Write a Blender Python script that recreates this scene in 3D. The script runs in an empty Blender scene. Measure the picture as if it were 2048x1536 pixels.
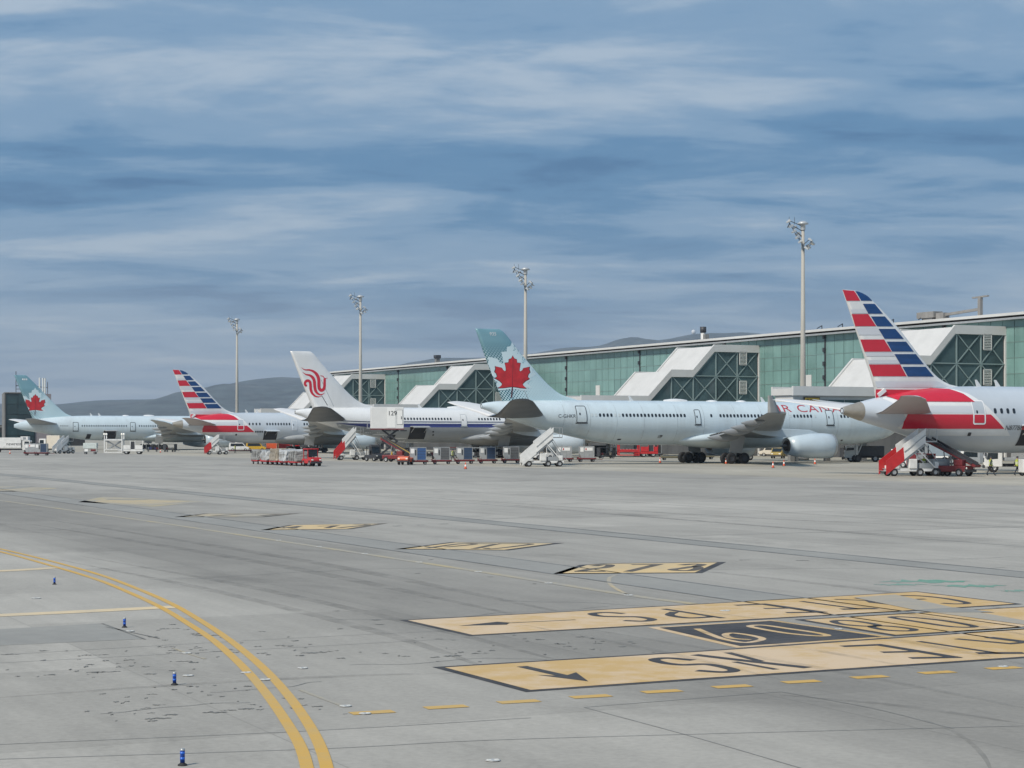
import bpy, bmesh, math, random
from mathutils import Vector, Matrix, noise
from mathutils.geometry import tessellate_polygon
random.seed(7)
SC = bpy.context.scene
COL = SC.collection
rad = math.radians

# ------------------------------------------------------------------ camera
cam_data = bpy.data.cameras.new('camera')
cam_data.sensor_width = 36.0
cam_data.lens = 66.797
cam_data.shift_y = 102.0 / 2048.0
cam_data.clip_end = 30000.0
cam = bpy.data.objects.new('camera', cam_data)
cam.location = (0.0, 0.0, 3.7)
cam.rotation_euler = (rad(90), 0, 0)
COL.objects.link(cam)
SC.camera = cam

# ------------------------------------------------------------------ light, sky, exposure
SUN_EL, SUN_AZ = rad(44), rad(-137)          # azimuth from +Y towards +X
sd = Vector((math.sin(SUN_AZ) * math.cos(SUN_EL), math.cos(SUN_AZ) * math.cos(SUN_EL), math.sin(SUN_EL)))
sun_data = bpy.data.lights.new('sun', 'SUN')
sun_data.energy = 2.9
sun_data.angle = rad(9)
sun_data.color = (1.0, 0.93, 0.82)
sun = bpy.data.objects.new('sun', sun_data)
sun.rotation_euler = sd.to_track_quat('Z', 'Y').to_euler()
COL.objects.link(sun)

world = bpy.data.worlds.new('World')
SC.world = world
world.use_nodes = True
N = world.node_tree.nodes
LK = world.node_tree.links
N.clear()


def wn(t, **kw):
    n = N.new(t)
    for k, v in kw.items():
        setattr(n, k, v)
    return n


def wmath(op, a, b=None, c=None, clamp=False):
    n = N.new('ShaderNodeMath')
    n.operation = op
    n.use_clamp = clamp
    for i, v in enumerate((a, b, c)):
        if v is None:
            continue
        if isinstance(v, (int, float)):
            n.inputs[i].default_value = v
        else:
            LK.new(v, n.inputs[i])
    return n.outputs[0]


tc = wn('ShaderNodeTexCoord')
sep = wn('ShaderNodeSeparateXYZ')
LK.new(tc.outputs['Generated'], sep.inputs[0])
sky = wn('ShaderNodeTexSky', sky_type='NISHITA', sun_disc=False)
sky.sun_elevation = SUN_EL
sky.sun_rotation = SUN_AZ
sky.air_density = 1.0
sky.dust_density = 1.5
skyk = wn('ShaderNodeVectorMath', operation='SCALE')
LK.new(sky.outputs[0], skyk.inputs[0])
skyk.inputs['Scale'].default_value = 0.055
# cloud layer: the view direction carried up to a flat layer of cloud, so that rolls crowd towards the horizon
zz = wmath('ADD', wmath('MAXIMUM', sep.outputs[2], 0.0), 0.10)
cu = wmath('DIVIDE', sep.outputs[0], zz)
cv = wmath('DIVIDE', sep.outputs[1], zz)
comb = wn('ShaderNodeCombineXYZ')
LK.new(cu, comb.inputs[0])
LK.new(cv, comb.inputs[1])


def wnoise(scale, detail, rough, dist, offs, sx=1.0, sy=1.0, rot=0.0):
    mp = wn('ShaderNodeMapping')
    mp.inputs['Location'].default_value = (offs, offs * 1.7, 0)
    mp.inputs['Scale'].default_value = (sx, sy, 1)
    mp.inputs['Rotation'].default_value = (0, 0, rot)
    LK.new(comb.outputs[0], mp.inputs[0])
    n = wn('ShaderNodeTexNoise')
    n.inputs['Scale'].default_value = scale
    n.inputs['Detail'].default_value = detail
    n.inputs['Roughness'].default_value = rough
    n.inputs['Distortion'].default_value = dist
    LK.new(mp.outputs[0], n.inputs[0])
    return n.outputs['Fac']


n1 = wnoise(0.66, 5, 0.5, 0.25, 5.1, 0.5, 1.05, 0.0)
n2 = wnoise(2.2, 8, 0.55, 0.4, 9.3, 0.62, 1.0, 0.0)
n3 = wnoise(7.0, 8, 0.66, 0.3, 1.3, 0.65, 1.0, 0.0)
mixn = wmath('ADD', wmath('ADD', wmath('MULTIPLY', n1, 0.47), wmath('MULTIPLY', n2, 0.43)), wmath('MULTIPLY', n3, 0.10))
ramp = wn('ShaderNodeValToRGB')
ramp.color_ramp.interpolation = 'EASE'
LK.new(mixn, ramp.inputs[0])
cr = ramp.color_ramp
cr.elements[0].position = 0.390
cr.elements[0].color = (0.034, 0.118, 0.248, 1)
cr.elements[1].position = 0.60
cr.elements[1].color = (0.320, 0.395, 0.480, 1)
e = cr.elements.new(0.450)
e.color = (0.070, 0.178, 0.322, 1)
e = cr.elements.new(0.512)
e.color = (0.158, 0.262, 0.392, 1)
# cloud seen edge-on low down closes up to a pale bank
low = wmath('POWER', wmath('SUBTRACT', 1.0, wmath('DIVIDE', wmath('MAXIMUM', sep.outputs[2], 0.0), 0.12), None, True), 1.6)
bank = wn('ShaderNodeMix', data_type='RGBA')
LK.new(wmath('MULTIPLY', low, wmath('MULTIPLY_ADD', n2, 1.5, 0.08), None, True), bank.inputs[0])
LK.new(ramp.outputs[0], bank.inputs[6])
bank.inputs[7].default_value = (0.470, 0.505, 0.535, 1)
mixs = wn('ShaderNodeMix', data_type='RGBA')
mixs.inputs[0].default_value = 0.86
LK.new(skyk.outputs[0], mixs.inputs[6])
LK.new(bank.outputs[2], mixs.inputs[7])
bg = wn('ShaderNodeBackground')
bg.inputs['Strength'].default_value = 1.0
LK.new(mixs.outputs[2], bg.inputs[0])
wout = wn('ShaderNodeOutputWorld')
LK.new(bg.outputs[0], wout.inputs[0])

SC.view_settings.view_transform = 'Standard'
SC.view_settings.look = 'None'
SC.view_settings.exposure = 0.5
SC.view_settings.gamma = 1.0
SC.view_settings.use_curve_mapping = False
SC.render.engine = 'CYCLES'
SC.cycles.use_denoising = True
SC.cycles.max_bounces = 6
SC.cycles.volume_bounces = 0
SC.cycles.use_adaptive_sampling = True
SC.cycles.adaptive_threshold = 0.01

# ------------------------------------------------------------------ frames of the place
# The terminal runs along q (away to the left); aircraft park nose-in along p.
ANG = 0.447515
CA, SA = math.cos(ANG), math.sin(ANG)


def pq(p, q, z=0.0):
    return Vector((p * CA - q * SA, p * SA + q * CA, z))


# ------------------------------------------------------------------ materials
MATS = {}


def mat(name, col, rough=0.5, metal=0.0, var=0.0, scale=3.0, bump=0.0, dirt=None, dirt_amt=0.0, rnd=0.0, coat=0.0, stretch=(1, 1, 1)):
    if name in MATS:
        return MATS[name]
    m = bpy.data.materials.new(name)
    m.use_nodes = True
    nt = m.node_tree
    b = nt.nodes['Principled BSDF']
    b.inputs['Roughness'].default_value = rough
    b.inputs['Metallic'].default_value = metal
    if coat:
        b.inputs['Coat Weight'].default_value = coat
        b.inputs['Coat Roughness'].default_value = 0.12
    base = (col[0], col[1], col[2], 1)
    b.inputs['Base Color'].default_value = base
    if var or bump or dirt or rnd:
        t = nt.nodes.new('ShaderNodeTexCoord')
        mp = nt.nodes.new('ShaderNodeMapping')
        mp.inputs['Scale'].default_value = stretch
        nt.links.new(t.outputs['Object'], mp.inputs[0])
        nz = nt.nodes.new('ShaderNodeTexNoise')
        nz.inputs['Scale'].default_value = scale
        nz.inputs['Detail'].default_value = 6
        nz.inputs['Roughness'].default_value = 0.6
        nt.links.new(mp.outputs[0], nz.inputs[0])
        rp = nt.nodes.new('ShaderNodeValToRGB')
        rp.color_ramp.elements[0].position = 0.3
        rp.color_ramp.elements[1].position = 0.7
        rp.color_ramp.elements[0].color = tuple(c * (1 - var) for c in col) + (1,)
        rp.color_ramp.elements[1].color = tuple(min(1, c * (1 + var * 0.6)) for c in col) + (1,)
        nt.links.new(nz.outputs['Fac'], rp.inputs[0])
        outc = rp.outputs[0]
        if dirt:
            nd = nt.nodes.new('ShaderNodeTexNoise')
            nd.inputs['Scale'].default_value = scale * 0.35
            nd.inputs['Detail'].default_value = 8
            nd.inputs['Roughness'].default_value = 0.7
            nt.links.new(mp.outputs[0], nd.inputs[0])
            mr = nt.nodes.new('ShaderNodeMapRange')
            mr.inputs[1].default_value = 0.5
            mr.inputs[2].default_value = 0.75
            mr.inputs[4].default_value = dirt_amt
            nt.links.new(nd.outputs['Fac'], mr.inputs[0])
            mx = nt.nodes.new('ShaderNodeMix')
            mx.data_type = 'RGBA'
            nt.links.new(mr.outputs[0], mx.inputs[0])
            nt.links.new(outc, mx.inputs[6])
            mx.inputs[7].default_value = (dirt[0], dirt[1], dirt[2], 1)
            outc = mx.outputs[2]
        if rnd:
            oi = nt.nodes.new('ShaderNodeObjectInfo')
            mr = nt.nodes.new('ShaderNodeMapRange')
            mr.inputs[3].default_value = 1 - rnd
            mr.inputs[4].default_value = 1 + rnd
            nt.links.new(oi.outputs['Random'], mr.inputs[0])
            vm = nt.nodes.new('ShaderNodeVectorMath')
            vm.operation = 'SCALE'
            nt.links.new(outc, vm.inputs[0])
            nt.links.new(mr.outputs[0], vm.inputs['Scale'])
            outc = vm.outputs[0]
        nt.links.new(outc, b.inputs['Base Color'])
        if bump:
            bp = nt.nodes.new('ShaderNodeBump')
            bp.inputs['Strength'].default_value = bump
            bp.inputs['Distance'].default_value = 0.02
            nt.links.new(nz.outputs['Fac'], bp.inputs['Height'])
            nt.links.new(bp.outputs[0], b.inputs['Normal'])
    MATS[name] = m
    return m


M_WHITE = mat('white_paint', (0.78, 0.79, 0.79), 0.35, var=0.06, scale=0.8, dirt=(0.45, 0.43, 0.4), dirt_amt=0.25)
M_WHITEV = mat('white_vehicle_paint', (0.74, 0.74, 0.72), 0.4, var=0.10, scale=2.0, dirt=(0.3, 0.28, 0.25), dirt_amt=0.45)
M_GREYV = mat('grey_vehicle_paint', (0.30, 0.32, 0.33), 0.45, var=0.15, scale=2.0)
M_RED = mat('red_vehicle_paint', (0.50, 0.022, 0.025), 0.4, var=0.15, scale=2.0, dirt=(0.2, 0.05, 0.04), dirt_amt=0.4)
M_DRED = mat('dark_red_paint', (0.17, 0.018, 0.022), 0.5, var=0.2, scale=3.0, dirt=(0.06, 0.04, 0.03), dirt_amt=0.5)
M_ORANGE = mat('orange_paint', (0.62, 0.10, 0.03), 0.45, var=0.15, scale=3.0)
M_YELLOW = mat('yellow_paint', (0.60, 0.36, 0.03), 0.45, var=0.15, scale=3.0)
M_BLACK = mat('black_rubber', (0.018, 0.018, 0.02), 0.75, var=0.2, scale=6)
M_DARK = mat('dark_metal', (0.05, 0.052, 0.058), 0.5, 0.2, var=0.2, scale=4)
M_STEEL = mat('galvanised_steel', (0.42, 0.43, 0.43), 0.45, 0.5, var=0.15, scale=4)
M_ALU = mat('dull_aluminium', (0.46, 0.47, 0.47), 0.4, 0.45, var=0.12, scale=3, dirt=(0.2, 0.2, 0.2), dirt_amt=0.4)
M_GLASS = mat('dark_vehicle_glass', (0.02, 0.028, 0.033), 0.08)
M_LAMP = mat('lamp_glass', (0.85, 0.82, 0.74), 0.15)
M_BLUECURT = mat('blue_curtain', (0.035, 0.095, 0.24), 0.6, var=0.2, scale=3, stretch=(1, 1, 5))
M_DBLUECURT = mat('dark_blue_curtain', (0.03, 0.06, 0.12), 0.6, var=0.2, scale=3, stretch=(1, 1, 5))
M_GREYCURT = mat('grey_curtain', (0.10, 0.105, 0.11), 0.6, var=0.2, scale=3, stretch=(6, 6, 1))
M_WRAP = mat('plastic_wrap', (0.46, 0.47, 0.47), 0.25, var=0.35, scale=5, bump=0.6)
M_NET = mat('cargo_net', (0.25, 0.25, 0.24), 0.6, var=0.4, scale=7, bump=0.6)
M_CARDB = mat('wrapped_cardboard', (0.31, 0.27, 0.21), 0.5, var=0.3, scale=4, bump=0.4)
M_SKIN = mat('skin', (0.42, 0.26, 0.19), 0.6)
M_HIVIS = mat('hi_vis_yellow', (0.36, 0.42, 0.05), 0.7, var=0.2, scale=6)
M_CLOTH = mat('dark_work_cloth', (0.025, 0.028, 0.038), 0.8)
M_PAPER = mat('white_label', (0.8, 0.8, 0.78), 0.6)
M_MARK = mat('dark_lettering', (0.03, 0.032, 0.036), 0.6)
M_CONE = mat('cone_orange', (0.60, 0.09, 0.03), 0.5)


# ------------------------------------------------------------------ mesh helpers
def tag(o, label=None, cat=None, group=None, kind=None):
    if label:
        o['label'] = label
    if cat:
        o['category'] = cat
    if group:
        o['group'] = group
    if kind:
        o['kind'] = kind
    return o


def empty(name, loc=(0, 0, 0), rz=0.0, label=None, cat=None, group=None):
    o = bpy.data.objects.new(name, None)
    COL.objects.link(o)
    o.location = loc if len(loc) == 3 else (loc[0], loc[1], 0)
    o.rotation_euler = (0, 0, rz)
    o.empty_display_size = 0.3
    return tag(o, label, cat, group)


def link_mesh(name, me, parent=None, loc=None, rot=None, scale=None):
    o = bpy.data.objects.new(name, me)
    COL.objects.link(o)
    if parent:
        o.parent = parent
    if loc is not None:
        o.location = loc
    if rot is not None:
        o.rotation_euler = rot
    if scale is not None:
        o.scale = scale
    return o


class MB:
    """collects faces and links them as one mesh object"""

    def __init__(self):
        self.v, self.f, self.sm = [], [], []

    def add(self, verts, faces, smooth=False):
        b = len(self.v)
        self.v += [tuple(x) for x in verts]
        self.f += [tuple(i + b for i in f) for f in faces]
        self.sm += [smooth] * len(faces)
        return self

    def box(self, c, s, rot=None):
        hx, hy, hz = s[0] / 2, s[1] / 2, s[2] / 2
        vs = [Vector((x, y, z)) for z in (-hz, hz) for y in (-hy, hy) for x in (-hx, hx)]
        if rot:
            R = Matrix.Rotation(rot[2], 3, 'Z') @ Matrix.Rotation(rot[1], 3, 'Y') @ Matrix.Rotation(rot[0], 3, 'X')
            vs = [R @ v for v in vs]
        c = Vector(c)
        return self.add([v + c for v in vs], [(0, 2, 3, 1), (4, 5, 7, 6), (0, 1, 5, 4), (2, 6, 7, 3), (0, 4, 6, 2), (1, 3, 7, 5)])

    def b2(self, x0, x1, y0, y1, z0, z1):
        return self.box(((x0 + x1) / 2, (y0 + y1) / 2, (z0 + z1) / 2), (x1 - x0, y1 - y0, z1 - z0))

    def bar(self, a, b, w, h=None):
        """rectangular bar from a to b"""
        a, b = Vector(a), Vector(b)
        d = (b - a)
        L = d.length
        d.normalize()
        up = Vector((0, 0, 1)) if abs(d.z) < 0.95 else Vector((1, 0, 0))
        s = d.cross(up).normalized()
        u = s.cross(d).normalized()
        h = h or w
        vs = []
        for t in (a, b):
            for (i, j) in ((-1, -1), (1, -1), (1, 1), (-1, 1)):
                vs.append(t + s * (i * w / 2) + u * (j * h / 2))
        return self.add(vs, [(3, 2, 1, 0), (4, 5, 6, 7), (0, 1, 5, 4), (1, 2, 6, 5), (2, 3, 7, 6), (3, 0, 4, 7)])

    def tube(self, a, b, r0, r1=None, n=10, caps=True, smooth=True):
        a, b = Vector(a), Vector(b)
        r1 = r0 if r1 is None else r1
        d = (b - a).normalized()
        up = Vector((0, 0, 1)) if abs(d.z) < 0.95 else Vector((1, 0, 0))
        s = d.cross(up).normalized()
        u = s.cross(d).normalized()
        vs = []
        for t, r in ((a, r0), (b, r1)):
            for i in range(n):
                an = 2 * math.pi * i / n
                vs.append(t + s * (r * math.cos(an)) + u * (r * math.sin(an)))
        self.add(vs, [(i, (i + 1) % n, n + (i + 1) % n, n + i) for i in range(n)], smooth)
        if caps:
            self.add(vs[:n], [tuple(reversed(range(n)))])
            self.add(vs[n:], [tuple(range(n))])
        return self

    def loft(self, rings, cap=True, smooth=True, closed=True):
        n = len(rings[0])
        vs = [p for r in rings for p in r]
        fs = []
        for k in range(len(rings) - 1):
            for i in range(n if closed else n - 1):
                j = (i + 1) % n
                fs.append((k * n + i, k * n + j, (k + 1) * n + j, (k + 1) * n + i))
        self.add(vs, fs, smooth)
        if cap:
            self.add(rings[0], [tuple(reversed(range(n)))])
            self.add(rings[-1], [tuple(range(n))])
        return self

    def lathe(self, prof, axis='Z', n=24, smooth=True, o=(0, 0, 0)):
        """prof: (along, radius)"""
        rings = []
        for (t, r) in prof:
            ring = []
            for i in range(n):
                an = 2 * math.pi * i / n
                c, s = r * math.cos(an), r * math.sin(an)
                p = {'Z': (c, s, t), 'X': (t, c, s), 'Y': (s, t, c)}[axis]
                ring.append((p[0] + o[0], p[1] + o[1], p[2] + o[2]))
            rings.append(ring)
        return self.loft(rings, cap=False, smooth=smooth)

    def prism(self, poly, a, b, axis='Y'):
        """poly of (u,v) extruded from a to b along axis"""
        n = len(poly)

        def P(u, v, t):
            return {'Y': (u, t, v), 'X': (t, u, v), 'Z': (u, v, t)}[axis]
        vs = [P(u, v, a) for u, v in poly] + [P(u, v, b) for u, v in poly]
        tris = tessellate_polygon([[Vector((u, v, 0)) for u, v in poly]])
        fs = [(i, (i + 1) % n, n + (i + 1) % n, n + i) for i in range(n)]
        fs += [tuple(t) for t in tris] + [tuple(n + i for i in reversed(t)) for t in tris]
        return self.add(vs, fs)

    def mesh(self, name, m):
        me = bpy.data.meshes.new(name)
        me.from_pydata([tuple(v) for v in self.v], [], self.f)
        me.polygons.foreach_set('use_smooth', self.sm)
        if m:
            me.materials.append(m)
        bm = bmesh.new()
        bm.from_mesh(me)
        bmesh.ops.recalc_face_normals(bm, faces=bm.faces)
        bm.to_mesh(me)
        bm.free()
        me.update()
        return me

    def build(self, name, m, parent=None, loc=None, rot=None, bevel=0.0):
        o = link_mesh(name, self.mesh(name, m), parent, loc, rot)
        if bevel:
            bv = o.modifiers.new('bevel', 'BEVEL')
            bv.width = bevel
            bv.segments = 2
            bv.limit_method = 'ANGLE'
        return o


WHEELS = {}


def wheel(parent, loc, r=0.45, w=0.3, name='wheel', rz=0.0, rimmat=None):
    """tyre with its rim as a sub-part, axle along local y"""
    rimmat = rimmat or M_STEEL
    k = (round(r, 3), round(w, 3), rimmat.name)
    if k not in WHEELS:
        t = MB().lathe([(-w / 2, r * 0.55), (-w / 2, r * 0.86), (-w * 0.42, r * 0.95), (-w * 0.25, r), (w * 0.25, r), (w * 0.42, r * 0.95), (w / 2, r * 0.86), (w / 2, r * 0.55), (-w / 2, r * 0.55)], 'Y', 22).mesh('tyre', M_BLACK)
        rm = MB().lathe([(-w * 0.36, 0.001), (-w * 0.36, r * 0.2), (-w * 0.30, r * 0.45), (-w * 0.47, r * 0.55), (w * 0.47, r * 0.55), (w * 0.30, r * 0.45), (w * 0.36, r * 0.2), (w * 0.36, 0.001)], 'Y', 16).mesh('rim', rimmat)
        WHEELS[k] = (t, rm)
    t, rm = WHEELS[k]
    o = link_mesh(name, t, parent, loc, (0, 0, rz))
    link_mesh('rim', rm, o)
    return o


def hermite(xs, ys, x):
    n = len(xs)
    if x <= xs[0]:
        return ys[0]
    if x >= xs[-1]:
        return ys[-1]
    d = [(ys[i + 1] - ys[i]) / (xs[i + 1] - xs[i]) for i in range(n - 1)]
    m = [d[0]] + [0.0 if d[i - 1] * d[i] <= 0 else 2 * d[i - 1] * d[i] / (d[i - 1] + d[i]) for i in range(1, n - 1)] + [d[-1]]
    k = max(i for i in range(n - 1) if xs[i] <= x)
    h = xs[k + 1] - xs[k]
    t = (x - xs[k]) / h
    return ((2 * t ** 3 - 3 * t * t + 1) * ys[k] + (t ** 3 - 2 * t * t + t) * h * m[k] + (-2 * t ** 3 + 3 * t * t) * ys[k + 1] + (t ** 3 - t * t) * h * m[k + 1])


def flat_decal(name, tri_verts, tri_faces, proj, m, parent, step):
    """lays a flat (u,v) figure on a curved surface; proj(u,v) gives the point"""
    bm = bmesh.new()
    vs = [bm.verts.new((u, v, 0)) for u, v in tri_verts]
    for f in tri_faces:
        if len(set(f)) > 2:
            try:
                bm.faces.new([vs[i] for i in f])
            except ValueError:
                pass
    us = [u for u, v in tri_verts]
    ws = [v for u, v in tri_verts]
    for ax, lo, hi in ((0, min(us), max(us)), (1, min(ws), max(ws))):
        k = math.ceil(lo / step)
        while k * step < hi:
            co = [0, 0, 0]
            no = [0, 0, 0]
            co[ax] = k * step
            no[ax] = 1
            bmesh.ops.bisect_plane(bm, geom=bm.verts[:] + bm.edges[:] + bm.faces[:], plane_co=co, plane_no=no)
            k += 1
    for v in bm.verts:
        v.co = Vector(proj(v.co.x, v.co.y))
    bmesh.ops.recalc_face_normals(bm, faces=bm.faces)
    me = bpy.data.meshes.new(name)
    bm.to_mesh(me)
    bm.free()
    for p in me.polygons:
        p.use_smooth = True
    me.materials.append(m)
    return link_mesh(name, me, parent)


def poly_decal(name, poly, proj, m, parent, step=0.5):
    t = tessellate_polygon([[Vector((u, v, 0)) for u, v in poly]])
    return flat_decal(name, poly, t, proj, m, parent, step)


def ring_poly(outer, inner):
    """frame between two loops of equal length as quads"""
    n = len(outer)
    return outer + inner, [(i, (i + 1) % n, n + (i + 1) % n, n + i) for i in range(n)]


def ribbon(pts, w0, taper=(1, 1), closed=False, sub=6):
    """smooth stroke through pts, as (verts, quads)"""
    P = [Vector((p[0], p[1])) for p in pts]
    n = len(P)
    out = []
    segs = n if closed else n - 1
    for i in range(segs):
        p0 = P[(i - 1) % n] if (closed or i > 0) else P[0] * 2 - P[1]
        p1, p2 = P[i], P[(i + 1) % n]
        p3 = P[(i + 2) % n] if (closed or i + 2 < n) else P[-1] * 2 - P[-2]
        for k in range(sub):
            t = k / sub
            out.append(0.5 * ((2 * p1) + (p2 - p0) * t + (2 * p0 - 5 * p1 + 4 * p2 - p3) * t * t + (3 * p1 - p0 - 3 * p2 + p3) * t ** 3))
    if not closed:
        out.append(P[-1])
    m = len(out)
    vs, fs = [], []
    for i, p in enumerate(out):
        a = out[(i - 1) % m] if (closed or i > 0) else p
        b = out[(i + 1) % m] if (closed or i < m - 1) else p
        d = (b - a)
        d = d.normalized() if d.length > 1e-9 else Vector((1, 0))
        nn = Vector((-d.y, d.x))
        f = i / max(1, m - 1)
        k = 1.0
        if not closed:
            k = min(1.0, taper[0] + (1 - taper[0]) * f * 3) * min(1.0, taper[1] + (1 - taper[1]) * (1 - f) * 3)
        w = w0 / 2 * k
        vs += [tuple(p + nn * w), tuple(p - nn * w)]
    for i in range(m if closed else m - 1):
        j = (i + 1) % m
        fs.append((2 * i, 2 * i + 1, 2 * j + 1, 2 * j))
    return vs, fs


def text_shape(body, size=1.0, shear=0.0, bold=0.0, spacing=1.0):
    """lettering as flat (verts, faces), origin at its lower left"""
    cu = bpy.data.curves.new('lettering', 'FONT')
    cu.body = body
    cu.size = size
    cu.shear = shear
    cu.offset = bold
    cu.space_character = spacing
    cu.resolution_u = 3
    o = bpy.data.objects.new('lettering', cu)
    COL.objects.link(o)
    dg = bpy.context.evaluated_depsgraph_get()
    me = bpy.data.meshes.new_from_object(o.evaluated_get(dg))
    vs = [(v.co.x, v.co.y) for v in me.vertices]
    fs = [tuple(p.vertices) for p in me.polygons]
    bpy.data.objects.remove(o)
    bpy.data.meshes.remove(me)
    return vs, fs


def text_flat(name, body, size, loc, rot, m, parent, shear=0.0, spacing=1.0):
    vs, fs = text_shape(body, size, shear, 0, spacing)
    me = bpy.data.meshes.new(name)
    me.from_pydata([(x, y, 0) for x, y in vs], [], fs)
    me.materials.append(m)
    return link_mesh(name, me, parent, loc, rot)

# ================================================================== GROUND
def ground_material():
    m = bpy.data.materials.new('apron_asphalt')
    m.use_nodes = True
    nt = m.node_tree
    L = nt.links
    b = nt.nodes['Principled BSDF']
    b.inputs['Roughness'].default_value = 0.85
    geo = nt.nodes.new('ShaderNodeNewGeometry')
    mp = nt.nodes.new('ShaderNodeMapping')
    mp.vector_type = 'POINT'
    mp.inputs['Rotation'].default_value = (0, 0, -ANG)
    L.new(geo.outputs['Position'], mp.inputs[0])
    sp = nt.nodes.new('ShaderNodeSeparateXYZ')
    L.new(mp.outputs[0], sp.inputs[0])

    def noise_(scale, detail, rough, sx=1, sy=1, dist=0.0):
        q = nt.nodes.new('ShaderNodeMapping')
        q.inputs['Scale'].default_value = (sx, sy, 1)
        L.new(mp.outputs[0], q.inputs[0])
        n = nt.nodes.new('ShaderNodeTexNoise')
        n.inputs['Scale'].default_value = scale
        n.inputs['Detail'].default_value = detail
        n.inputs['Roughness'].default_value = rough
        n.inputs['Distortion'].default_value = dist
        L.new(q.outputs[0], n.inputs[0])
        return n.outputs['Fac']

    def math_(op, a, b_=None, clamp=False):
        n = nt.nodes.new('ShaderNodeMath')
        n.operation = op
        n.use_clamp = clamp
        for i, v in enumerate((a, b_)):
            if v is None:
                continue
            if isinstance(v, (int, float)):
                n.inputs[i].default_value = v
            else:
                L.new(v, n.inputs[i])
        return n.outputs[0]
    # wear across the taxiway: traffic bands that run along q (position p, in metres)
    wob = noise_(0.06, 3, 0.5, 1, 0.3)
    pp = math_('ADD', sp.outputs[0], math_('MULTIPLY', math_('SUBTRACT', wob, 0.5), 3.0))
    mr = nt.nodes.new('ShaderNodeMapRange')
    mr.inputs[1].default_value = 0
    mr.inputs[2].default_value = 120
    L.new(pp, mr.inputs[0])
    rp = nt.nodes.new('ShaderNodeValToRGB')
    cr = rp.color_ramp
    stops = [(0, 1.0), (12.5, 1.0), (14.8, 0.70), (18, 0.68), (21.5, 0.78), (25, 0.86), (30, 0.92), (36, 0.98), (60, 1.0), (72, 0.92), (84, 0.86), (92.5, 0.90), (95, 1.04), (106, 1.0), (110, .97)]
    while len(cr.elements) < len(stops):
        cr.elements.new(0.5)
    for el, (p, k) in zip(cr.elements, stops):
        el.position = p / 120
        warm = 1.03 if p > 94 else 1.0
        el.color = (0.356 * k * warm, 0.338 * k, (0.302 if p < 94 else 0.278) * k, 1)
    L.new(mr.outputs[0], rp.inputs[0])
    big = noise_(0.045, 4, 0.6, 1.0, 0.35)
    mid = noise_(0.5, 6, 0.62, 1.0, 0.5)
    fine = noise_(9.0, 5, 0.7)
    strk = noise_(0.9, 4, 0.6, 1.6, 0.04, 0.4)
    k1 = math_('ADD', 0.70, math_('MULTIPLY', big, 0.60))
    k2 = math_('ADD', 0.76, math_('MULTIPLY', mid, 0.48))
    k3 = math_('ADD', 0.74, math_('MULTIPLY', fine, 0.52))
    k4 = math_('ADD', 0.86, math_('MULTIPLY', strk, 0.28))
    kk = math_('MULTIPLY', math_('MULTIPLY', k1, k2), math_('MULTIPLY', k3, k4))
    # slabs poured at different times differ a little in tone
    br = nt.nodes.new('ShaderNodeTexBrick')
    br.offset = 0.0
    br.inputs['Color1'].default_value = (0.90, 0.90, 0.90, 1)
    br.inputs['Color2'].default_value = (1.07, 1.07, 1.07, 1)
    br.inputs['Mortar'].default_value = (0.80, 0.80, 0.80, 1)
    br.inputs['Scale'].default_value = 1.0
    br.inputs['Mortar Size'].default_value = 0.018
    br.inputs['Mortar Smooth'].default_value = 0.6
    br.inputs['Brick Width'].default_value = 7.5
    br.inputs['Row Height'].default_value = 7.5
    L.new(mp.outputs[0], br.inputs[0])
    # rubber and oil stains
    st = noise_(0.22, 8, 0.72, 1.0, 0.45, 0.6)
    smr = nt.nodes.new('ShaderNodeMapRange')
    smr.inputs[1].default_value = 0.54
    smr.inputs[2].default_value = 0.72
    smr.inputs[3].default_value = 1.0
    smr.inputs[4].default_value = 0.74
    L.new(st, smr.inputs[0])
    bsep = nt.nodes.new('ShaderNodeSeparateColor')
    L.new(br.outputs['Color'], bsep.inputs[0])
    kk = math_('MULTIPLY', math_('MULTIPLY', kk, smr.outputs[0]), bsep.outputs[0])
    vm = nt.nodes.new('ShaderNodeVectorMath')
    vm.operation = 'SCALE'
    L.new(rp.outputs[0], vm.inputs[0])
    L.new(kk, vm.inputs['Scale'])
    L.new(vm.outputs[0], b.inputs['Base Color'])
    bp = nt.nodes.new('ShaderNodeBump')
    bp.inputs['Strength'].default_value = 0.25
    bp.inputs['Distance'].default_value = 0.01
    L.new(fine, bp.inputs['Height'])
    L.new(bp.outputs[0], b.inputs['Normal'])
    return m


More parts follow.
